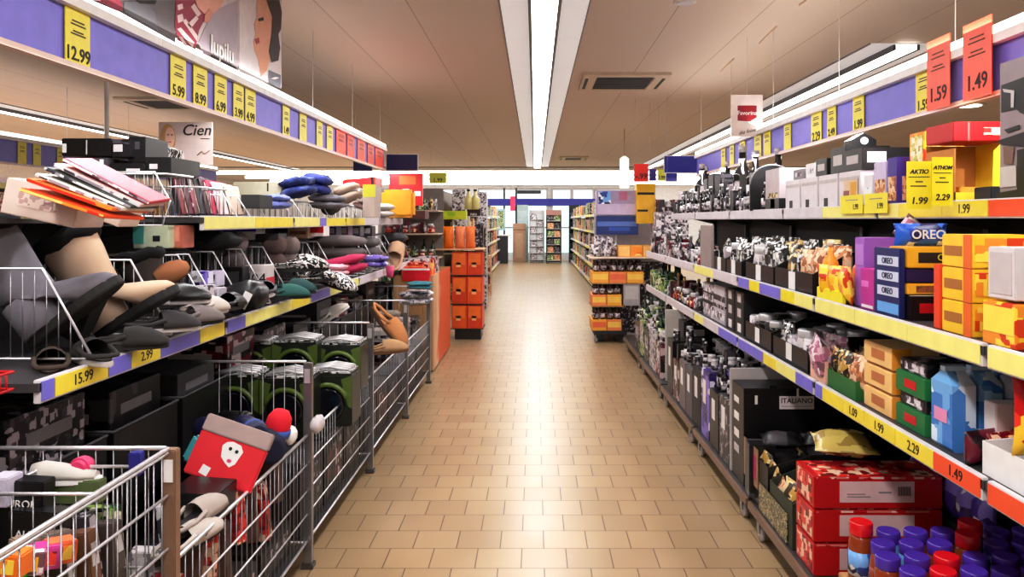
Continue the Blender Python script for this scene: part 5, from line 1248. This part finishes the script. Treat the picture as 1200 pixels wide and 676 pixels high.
# header displays above
YB_ = 9.6
ra('dark end column behind the jar tower', .80, 1.70, 9.95, 10.4, .01, 1.60, mat((170,166,172), .6), (('N',.02,.98,.02,.6,P_DARKMIX,'print'),))
t = fb('deep blue pack display with white print over the jar tower', 699, 748, 253, 275, YB_, .2, mat((30,50,120), .4), (('N',.02,.98,.45,.7,mat((90,120,190), .4),'pale_band'),('N',.3,.8,.2,.4,mat((40,80,170), .4),'print')))
part('post', MB().tube([(0, .1, 0), (0, .1, -.265)], .012, 6), CHROME, t)
fb('lavender picture display above the deep blue packs', 699, 747, 223, 252, YB_, .2, mat((170,156,190), .4), (('N',.02,.98,.02,.45,mat((200,186,214), .4),'pale_band'),('N',.05,.35,.45,.95,P_BLUEMIX,'print'),('N',.55,.75,.6,.95,mat((190,120,150), .4),'print')))
fb('mustard yellow card display with dark lines beside the lavender one', 746, 768, 215, 262, YB_-.1, .18, mat((226,176,20), .4), (('N',.05,.95,.72,.78,INK,'dark_line'),('N',.05,.6,.3,.35,INK,'dark_line')))
crowd(['winebox','whitejar','whitebox'], 1.52, 3, .09, 9.3, 9.6, .1, 1.60, 'right of the mustard display', 'packs right of the mustard display', 91)
ra('pale box block beside the mustard display', 1.46, 1.85, 9.25, 9.7, 1.2, 1.598, P_WHITEMIX)
def sign(label, px0, px1, py0, py1, Y, m, txt=None, ts=.08, tm=INK, border=None, hang=True):
    xa, zb = at_y(Y, px0, py1); xb, zt = at_y(Y, px1, py0)
    t = thing('aisle_sign', label, 'sign', ((xa+xb)/2, Y, zb)); w, h = (xb-xa)/2, zt-zb
    part('panel', MB().box(-w, w, 0, .015, 0, h), m, t)
    if border: part('border', MB().box(-w-.01, w+.01, .016, .022, -.01, h+.01), border, t)
    if txt: link('lettering', text_data(txt, ts, tm, bold=.001), t, T(0, -.002, h*.3) @ FACE_N)
    if hang: part('hanger', MB().tube([(-w*.8, .01, h), (-w*.8, .01, CEIL-zb)], .001, 4), LGREY, t)
    return t
sign('large navy blue blank sign at the far end of the right header boards', 779, 819, 183, 202, 8.6, mat((30,30,140), .4), border=WHITE)
sign('small blue sign under the large one on the right', 781, 793, 203, 212, 8.55, mat((40,36,150), .4), border=WHITE)
sign('red price sign over the mustard display', 743, 760, 192, 213, 9.0, mat((236,50,40), .4), '-.99', .09)
sign('small navy sign beside the red price sign', 761, 769, 198, 212, 9.3, mat((60,46,150), .4))
sign('yellow-green price tag reading 1.99 beside the navy sign', 771, 780, 198, 212, 9.2, mat((206,214,60), .4), '1.99', .05)
sign('navy blue blank sign at the far end of the left header boards', 453, 489, 181, 199, 8.6, mat((22,24,80), .4), border=WHITE)
sign('dark blue sign partly behind the left header boards', 414, 436, 189, 200, 8.9, mat((40,44,100), .4))
sign('yellow-green price tag reading 1.99 beyond the left shelves', 503, 523, 202, 215, 11, mat((206,210,80), .4), '1.99', .08)
sign('small dark brown sign over the left far goods', 547, 563, 245, 253, 12, mat((44,14,22), .4), 'neu', .07, WHITE)
# white hanging lantern at the right
t = thing('pendant_lamp', 'white translucent pendant tube hanging near the far right shelves', 'lamp', (.118*12-.02, 12.0, 2.0))
part('shade', MB().lathe([(.07, 0), (.075, .02), (.07, .46), (.02, .5)], 18), mat((255,250,240), .5, emit=.9, key='lantern'), t)
part('cord', MB().tube([(0, 0, .5), (0, 0, CEIL-2.0)], .004, 4), GREY, t)
# --- left end
t = fb('bright red header box with orange print at the end of the left top shelf', 456, 495, 203, 241, 8.1, .05, mat((214,22,34), .4), (('N',.3,.8,.65,.92,mat((240,110,40), .4),'orange_print'),('N',.05,.3,.42,.5,WHITE,'white_print'),('N',.4,.6,.4,.52,WHITE,'white_print'),('N',.75,.95,.3,.45,WHITE,'white_print')))
part('post', MB().tube([(0, .0, 0), (0, .0, -.13)], .008, 6), CHROME, t)
fb('brown flat carton under the red header box', 474, 498, 247, 256.6, 7.95, .3, mat((80,40,34), .5))
# shelf rack behind the left end, seen past the top shelf
t = thing('end_rack', 'pale shelf rack with mixed goods beyond the left shelves', 'shelving', (0, 0, 0))
for z in (.35, .70, 1.05, 1.34, 1.62):
    part('shelf', MB().box(-1.85, -1.16, 9.2, 9.7, z-.015, z), mat((206,190,166), .5), t)
part('side_panel', MB().box(-1.88, -1.851, 9.2, 9.7, 0, 1.9), LGREY, t); part('back_panel', MB().box(-1.85, -1.16, 9.701, 9.72, .02, 1.9), mat((120,110,104), .6), t)
for z, ks, sd in ((.352, ['greenbox','darkjar'], 1), (.702, ['greenbox','greenbottle','brownbottle'], 2), (1.052, ['greenbottle','redjar','brownbottle'], 3), (1.342, ['redjar','whitejar','winebox'], 4), (1.622, ['greenbox','whitebox','goldbag'], 5)):
    crowd(ks, -1.78, 6, .105, 9.28, 9.5, .14, z, 'on the pale rack beyond the left shelves', 'packs on the pale rack', 100+sd, scale=(.8, 1.1))
# big cardboard bin along the left edge
t = thing('cardboard_bin', 'long tall cardboard bin with beige and orange print at the left aisle edge', 'bin', (-1.0, 7.56, 0))
gm = bpy.data.materials.new('orange_fade_print'); gm.use_nodes = True
nt = gm.node_tree; b = nt.nodes['Principled BSDF']; tc = nt.nodes.new('ShaderNodeTexCoord'); sp = nt.nodes.new('ShaderNodeSeparateXYZ'); cr = nt.nodes.new('ShaderNodeValToRGB'); nz = nt.nodes.new('ShaderNodeTexNoise'); ad = nt.nodes.new('ShaderNodeMath'); ad.operation = 'MULTIPLY_ADD'
nt.links.new(tc.outputs['Object'], sp.inputs[0]); nt.links.new(tc.outputs['Object'], nz.inputs[0]); nz.inputs['Scale'].default_value = 3
nt.links.new(nz.outputs['Fac'], ad.inputs[0]); ad.inputs[1].default_value = .9; nt.links.new(sp.outputs[1], ad.inputs[2]); nt.links.new(ad.outputs[0], cr.inputs[0])
cr.color_ramp.elements[0].position = .5; cr.color_ramp.elements[0].color = lin((206,160,120)); cr.color_ramp.elements[1].position = 1.0; cr.color_ramp.elements[1].color = lin((214,90,40))
e_ = cr.color_ramp.elements.new(.75); e_.color = lin((226,186,150)); nt.links.new(cr.outputs[0], b.inputs['Base Color'])
part('aisle_wall', MB().box(-.012, 0, 0, 1.5, .02, .955), gm, t)
part('near_wall', MB().box(-.38, -.013, 0, .012, .02, .955), CARD, t); part('far_wall', MB().box(-.38, -.013, 1.488, 1.5, .02, .955), CARD, t)
part('rear_wall', MB().box(-.392, -.38, 0, 1.5, .02, .955), CARD, t)
part('lid', MB().box(-.37, -.02, .02, 1.48, .88, .90), mat((226,200,170), .6), t)
for k in range(6):
    ra('colourful small carton standing in the tall cardboard bin', -1.35+.03*(k % 2), -1.14+.03*(k % 2), 7.76+.19*k, 7.93+.19*k, .902, 1.03+.03*(k % 3), (P_ORANGEMIX, P_REDMIX, P_WHITEMIX)[k % 3], (('N',.1,.9,.1,.9,P_REDMIX,'print'),))
# orange tower
YO = 9.64
xa, xb = -1.05, -.66
ra('dark plinth under the orange tower', xa+.04, xb-.02, YO+.02, YO+.4, .002, .13, BLACK)
for lv, (z0, z1) in enumerate(((.14, .43), (.45, .79), (.81, 1.10))):
    single('tray_board', MB().box(xa-.01, xb+.01, YO-.01, YO+.43, z0-.008, z0-.001), DARK, 'dark sheet between the layers of the orange tower', 'board', group='dark sheets in the orange tower')
    for k in range(2):
        a = xa+.195*k
        ra('orange-red pumpkin-coloured carton in the orange tower', a+.003, a+.192, YO, YO+.40, z0, z1, (mat((226,84,26), .4), mat((214,62,24), .4))[(lv+k) % 2], (('N',.1,.9,.45,.95,mat((240,120,40), .4),'upper_orange_print'),('N',.3,.6,.35,.55,mat((250,190,120), .4),'pale_scribble'),('A',.1,.9,.2,.9,P_ORANGEMIX,'print')), group='orange cartons in the tower')  # upper part of the near face is a lighter orange printed panel
single('top_board', MB().box(-1.32, xb+.02, YO-.04, YO+.5, 1.125, 1.14), mat((214,170,130), .6), 'pale board topping the orange tower', 'board')
for k, (px0, px1, py0, m, mn) in enumerate(((509, 520, 264, mat((240,170,20), .4), 'golden yellow'), (520, 531, 262, mat((236,120,20), .4), 'orange'), (533, 545, 260, mat((236,140,90), .4), 'peach'), (545, 557, 262, mat((240,130,60), .4), 'light orange'))):
    xc = SX((px0+px1)/2, YO+.1)
    place('snack_bag', m_bag(.125, .28, .10, m, seed=90+k), T(xc, YO+.12, 1.142), '%s tall bag standing on the orange tower board' % mn, 'bag')
crowd(['redjar','darkjar'], -1.27, 2, .09, YO+.28, YO+.44, .1, 1.142, 'behind the tall orange bags', 'jars behind the tall orange bags', 95)
t = fb('lime green cap-shaped display over the orange bags', 515, 546, 247, 257, 9.9, .2, mat((190,206,30), .4), (('N',.3,.6,.4,.9,mat((150,190,20), .4),'print'),))
part('post', MB().tube([(0, 0, 0), (0, 0, -.355)], .01, 6), CHROME, t)
for k in range(2): place('tall_bottle', m_bottle(.30, .06, mat((206,196,130), .3), BLACK, None, single_=False), T(SX(549+8*k, 11.4), 11.4, 1.66), 'pale yellow tall bottle with black cap above the far left goods', 'bottle', group='pale yellow tall bottles')
# --- far gondolas
def far_gondola(side, xf, y0, y1, lbl):
    s = side
    n = 5; L_ = (y1-y0)/n
    for k in range(n):
        a, b = y0+L_*k, y0+L_*(k+1)
        t = thing('shelving_bay', lbl, 'shelving', (0, 0, 0), group=lbl+'s')
        def bx(mb, xa, xc, *r): return mb.box(min(xa, xc), max(xa, xc), *r)
        part('back_panel', bx(MB(), s*(xf+.5), s*(xf+.52), a, b-.01, .02, 2.05), mat((150,140,130), .6), t)
        for z in (.10, .50, .88, 1.26, 1.62):
            r_ = part('shelf', bx(MB(), s*xf, s*(xf+.499), a, b-.01, z-.02, z), LGREY, t)
            part('price_rail', bx(MB(), s*(xf-.012), s*(xf-.001), a, b-.01, z-.045, z+.01), (PALE, YEL2)[k % 2], r_)
far_gondola(1, 1.27, 14.5, 27, 'far right shelving bay with mixed groceries')
far_gondola(-1, 1.22, 14.5, 26.5, 'far left shelving bay with mixed groceries')
FAR = [m_cartonlet(.32, .36, .26, m) for m in (P_DARKMIX, P_GREENMIX, P_WHITEMIX, P_GOLDMIX, P_REDMIX, P_NUTS, P_YELLOWMIX, P_WINE, pack([(170,150,120),(90,70,50),(214,196,160),(50,46,40)], 12))]
for s, xf, nm in ((1, 1.31, 'right'), (-1, 1.26, 'left')):
    for zi, z in enumerate((.102, .502, .882, 1.262, 1.622)):
        for k in range(26):
            y = 14.75 + .46*k
            if s < 0 and y > 26.2: continue
            p = FAR[R.randrange(len(FAR))]
            place('grocery_carton', p, T(s*(xf+.16+R.uniform(-.01, .03)), y, z) @ Matrix.Diagonal((1, R.uniform(.8, 1.1), R.uniform(.75, 1.2), 1)), 'small distant grocery carton on the far %s shelves' % nm, 'box', 'grocery cartons on the far %s shelves' % nm, share=True)
# end panels turned to the camera
ra('end block of speckled goods closing the far right shelves', 1.27, 1.8, 14.1, 14.45, .01, 2.0, P_DARKMIX)
for z, sd in ((.05, 1), (.42, 2), (.79, 3), (1.16, 4), (1.53, 5)):
    pass
ra('cream side panel at the near end of the far left shelves', -1.50, -1.22, 14.1, 14.45, .01, 2.05, mat((206,196,160), .5), (('N',.1,.5,.5,.9,P_GREENMIX,'print'),('L',.1,.9,.1,.9,P_WHITEMIX,'print')))
# dense mid-distance stands on the left between tower and far gondola
for k, (px0, px1, py0, py1, Y, m, mn) in enumerate(((556, 566, 262, 345, 12.5, P_DARKMIX, 'dark speckled'), (566, 575, 300, 338, 15.2, P_NUTS, 'brown printed'), (560, 570, 225, 262, 12.8, P_WHITEMIX, 'white speckled'), (530, 545, 222, 246, 12.0, P_WHITEMIX, 'pale speckled'), (503, 514, 222, 262, 11.5, P_GREENMIX, 'green and white'))):
    fb('%s goods stand between the orange tower and the far shelves' % mn, px0, px1, py0, py1, Y, .4, m, (('N',.1,.9,.3,.7,P_WINE if k < 2 else P_GOLDMIX,'print'),), cat='goods stand', name='goods_stand', ground=True)
# --- far end of the aisle
YF = 27.6
def rack(label, px0, px1, py0, Y, m1, m2, rows=6, hdr=None):
    xa, _ = at_y(Y, px0, 0); xb, zt = at_y(Y, px1, py0)
    t = thing('display_rack', label, 'display rack', (xa, Y, 0)); w = xb-xa
    part('side_panel', MB().box(0, .03, 0, .4, 0, zt), m1, t); part('side_panel', MB().box(w-.03, w, 0, .4, 0, zt), m1, t)
    part('back_panel', MB().box(.031, w-.031, .37, .4, .02, zt), m1, t)
    for k in range(rows):
        z = .1 + (zt-.2)*k/rows
        part('shelf', MB().box(.031, w-.031, 0, .369, z-.015, z), LGREY, t)
    if hdr: part('header', MB().box(.0, w, -.02, -.001, zt-.18, zt), hdr, t)
    for k in range(rows):
        z = .1 + (zt-.2)*k/rows
        for c_ in range(2):
            place('rack_goods', m_cartonlet(.22, .25, .2, m2[(k+c_) % len(m2)]), T(xa+w*(.28+.44*c_), Y+.17, z+.001) @ Matrix.Diagonal((w/.55, 1, 1, 1)), 'small goods block on the %s' % label.split(' near')[0], 'box', 'goods on the %s' % label.split(' near')[0], share=True)
rack('silver display rack near the far windows', 620, 638, 246, YF-.5, LGREY, [P_WHITEMIX, mat((200,204,206), .4)], 7)
rack('dark green flower display rack near the far windows', 640, 658, 246, YF-.9, mat((60,60,50), .5), [P_GREENMIX, P_NUTS, P_DARKMIX], 6, hdr=mat((150,110,100), .5))
rack('black display rack at the far right of the aisle end', 667, 681, 240, 27.05, BLACK, [P_DARKMIX, BLACK], 5)
fb('stack of brown cartons at the far end of the aisle', 601, 616, 262, 303, YF, .5, mat((176,140,114), .7), ground=True, faces=(('N',0,1,.83,.85,BROWN,'seam'),('N',.2,.8,.1,.75,mat((190,156,130), .7),'print')))
sign('pink vertical sign by the far windows', 598, 604, 230, 247, YF, mat((230,60,110), .5), hang=False)
t = thing('checkout_counter', 'pale-topped dark checkout counter at the far end', 'counter', (-1.75, YF-1, 0))
part('counter_top', MB().box(0, .9, 0, .6, .95, 1.0), WHITE, t, bevel=.02); part('cabinet', MB().box(.08, .8, .05, .55, 0, .949), CHAR, t)
part('screen', MB().box(.15, .5, .1, .14, 1.001, 1.35), mat((190,190,200), .3), t)
fb('white and teal printed panels by the far windows', 574, 592, 245, 270, YF+.4, .1, mat((170,200,204), .4), (('N',.1,.45,.1,.9,P_WHITEMIX,'print'),('N',.55,.9,.1,.9,P_GREENMIX,'print')), cat='panel', name='window_panel')
fb('pale refrigerated cabinet left of the far racks', 606, 619, 240, 262, YF+.6, .1, mat((180,204,206), .4), (('N',.1,.9,.1,.9,mat((196,214,220), .3),'door_print'),), cat='cabinet', name='cabinet', ground=True)
sign('dark flat screen sign above the far windows', 606, 634, 223, 227, YF+.6, DARK)
# far-left aisle seen over the left top shelf
for k in range(6):
    a = 5.4 + 1.25*k
    t = thing('shelving_bay', 'pale shelving bay in the aisle beyond the left shelves', 'shelving', (0, 0, 0), group='pale shelving bays in the far left aisle')
    part('back_panel', MB().box(-5.6, -5.58, a, a+1.24, .02, 1.95), mat((220,206,196), .6), t)
    for z in (1.2, 1.55, 1.85):
        part('shelf', MB().box(-5.579, -5.1, a, a+1.24, z-.02, z), WHITE, t)
        part('price_rail', MB().box(-5.099, -5.085, a, a+1.24, z-.045, z+.01), YEL2, t)
FL = [m_cartonlet(.2, .22, .22, m) for m in (P_YELLOWMIX, P_PURPLEMIX, P_WHITEMIX, P_REDMIX, P_BLUEMIX)]
for k in range(28):
    for z in (1.201, 1.551):
        place('grocery_carton', FL[R.randrange(5)], T(-5.22, 5.5+.26*k, z), 'small bright carton in the aisle beyond the left shelves', 'box', 'bright cartons in the far left aisle', share=True)

single('pole', MB().tube([(SX(125, 5.2), 5.2, 1.2), (SX(125, 5.2), 5.2, CEIL-.001)], .016, 10), WHITE, 'white pole rising to the ceiling behind the black cases', 'pole')

# ------------------------------------------------------------------ lamps, world, camera
def area(name, loc, sx, sy, power, col=(1, .95, .9), rot=(0, 0, 0)):
    l = bpy.data.lights.new(name, 'AREA'); l.shape = 'RECTANGLE'; l.size = sx; l.size_y = sy; l.energy = power; l.color = col
    o = bpy.data.objects.new(name, l); COL.objects.link(o); o.location = loc; o.rotation_euler = rot
    return o
area('middle_strip_lamp', (.06, 10.5, CEIL-.09), .2, 20, 225, (.97, .97, 1))
area('right_strip_lamp', (3.0, 13, CEIL-.09), .2, 14, 180, (.99, .96, .95))
area('near_right_lamp', (4.4, 3.5, CEIL-.09), .3, 7, 80, (1, .94, .9))
area('left_strip_lamp', (-6.8, 13, CEIL-.09), .2, 20, 640, (.97, .97, 1))
area('near_aisle_lamp', (0, -.3, CEIL-.09), .3, 4, 85, (.99, .96, .95))
area('left_valance_lamp', (-1.58, 4.2, 2.33), .06, 8, 3, (1, .96, .92), (math.pi, math.radians(-20), 0))
area('right_valance_lamp', (1.70, 4.8, 2.25), .06, 7, 10, (1, .96, .92), (math.pi, math.radians(20), 0))
area('left_shelf_lamp', (-1.52, 4.2, 2.04), .08, 8, 62, (.97, .97, 1), (0, math.radians(0), 0))
area('right_shelf_lamp', (1.60, 4.8, 1.98), .08, 7, 56, (.98, .97, 1), (0, math.radians(0), 0))
area('far_lamp', (0, 24, CEIL-.12), 14, 5, 560, (.93, .97, 1))
w = bpy.data.worlds.new('shop_air'); SC.world = w; w.use_nodes = True
w.node_tree.nodes['Background'].inputs[0].default_value = (1, .95, .9, 1)
w.node_tree.nodes['Background'].inputs[1].default_value = .3
cam = bpy.data.cameras.new('camera'); co = bpy.data.objects.new('camera', cam); COL.objects.link(co)
co.location = (0, 0, EYE); co.rotation_euler = (math.pi/2, 0, 0)
cam.sensor_width = 36; cam.lens = 36*FX/1200; cam.shift_x = -(VX-600)/1200; cam.shift_y = -(338-VY)/1200
cam.clip_start = .05
SC.camera = co
SC.view_settings.view_transform = 'Standard'
SC.view_settings.look = 'None'
SC.view_settings.exposure = 0.05
SC.view_settings.use_curve_mapping = True
cv = SC.view_settings.curve_mapping.curves[3]
cv.points.new(.20, .17); cv.points.new(.70, .735); SC.view_settings.curve_mapping.update()
SC.cycles.use_denoising = True
SC.cycles.max_bounces = 6; SC.cycles.diffuse_bounces = 4; SC.cycles.glossy_bounces = 3; SC.cycles.transparent_max_bounces = 6
SC.cycles.sample_clamp_indirect = 6

# ------------------------------------------------------------------ labels: whatever still shares one gets its place in the row
bpy.context.view_layer.update()
ORD = ['nearest', 'second nearest', 'third nearest', 'fourth nearest', 'fifth nearest', 'sixth nearest', 'seventh nearest', 'eighth nearest', 'ninth nearest',
       'tenth nearest', 'eleventh nearest', 'twelfth nearest', 'thirteenth nearest', 'fourteenth nearest', 'fifteenth nearest', 'sixteenth nearest',
       'seventeenth nearest', 'eighteenth nearest', 'nineteenth nearest', 'twentieth nearest']
by = {}
for o in SC.objects:
    if o.parent is None and 'label' in o: by.setdefault(o['label'], []).append(o)
def where(o):
    p = [c for c in o.children_recursive if c.type == 'MESH'] or [o]
    ys = [(c.matrix_world @ Vector(b))[1] for c in p if c.type == 'MESH' for b in c.bound_box]
    return min(ys) if ys else o.location.y
for lab, os_ in by.items():
    if len(os_) < 2: continue
    if all(o.name in shared for o in os_) or len(os_) > 20: continue
    os_.sort(key=where)
    for k, o in enumerate(os_):
        o['label'] = '%s, %s' % (lab, ORD[k])
for o in SC.objects:
    if 'label' in o and len(o['label'].split()) > 16: print('LONG', o['label'])
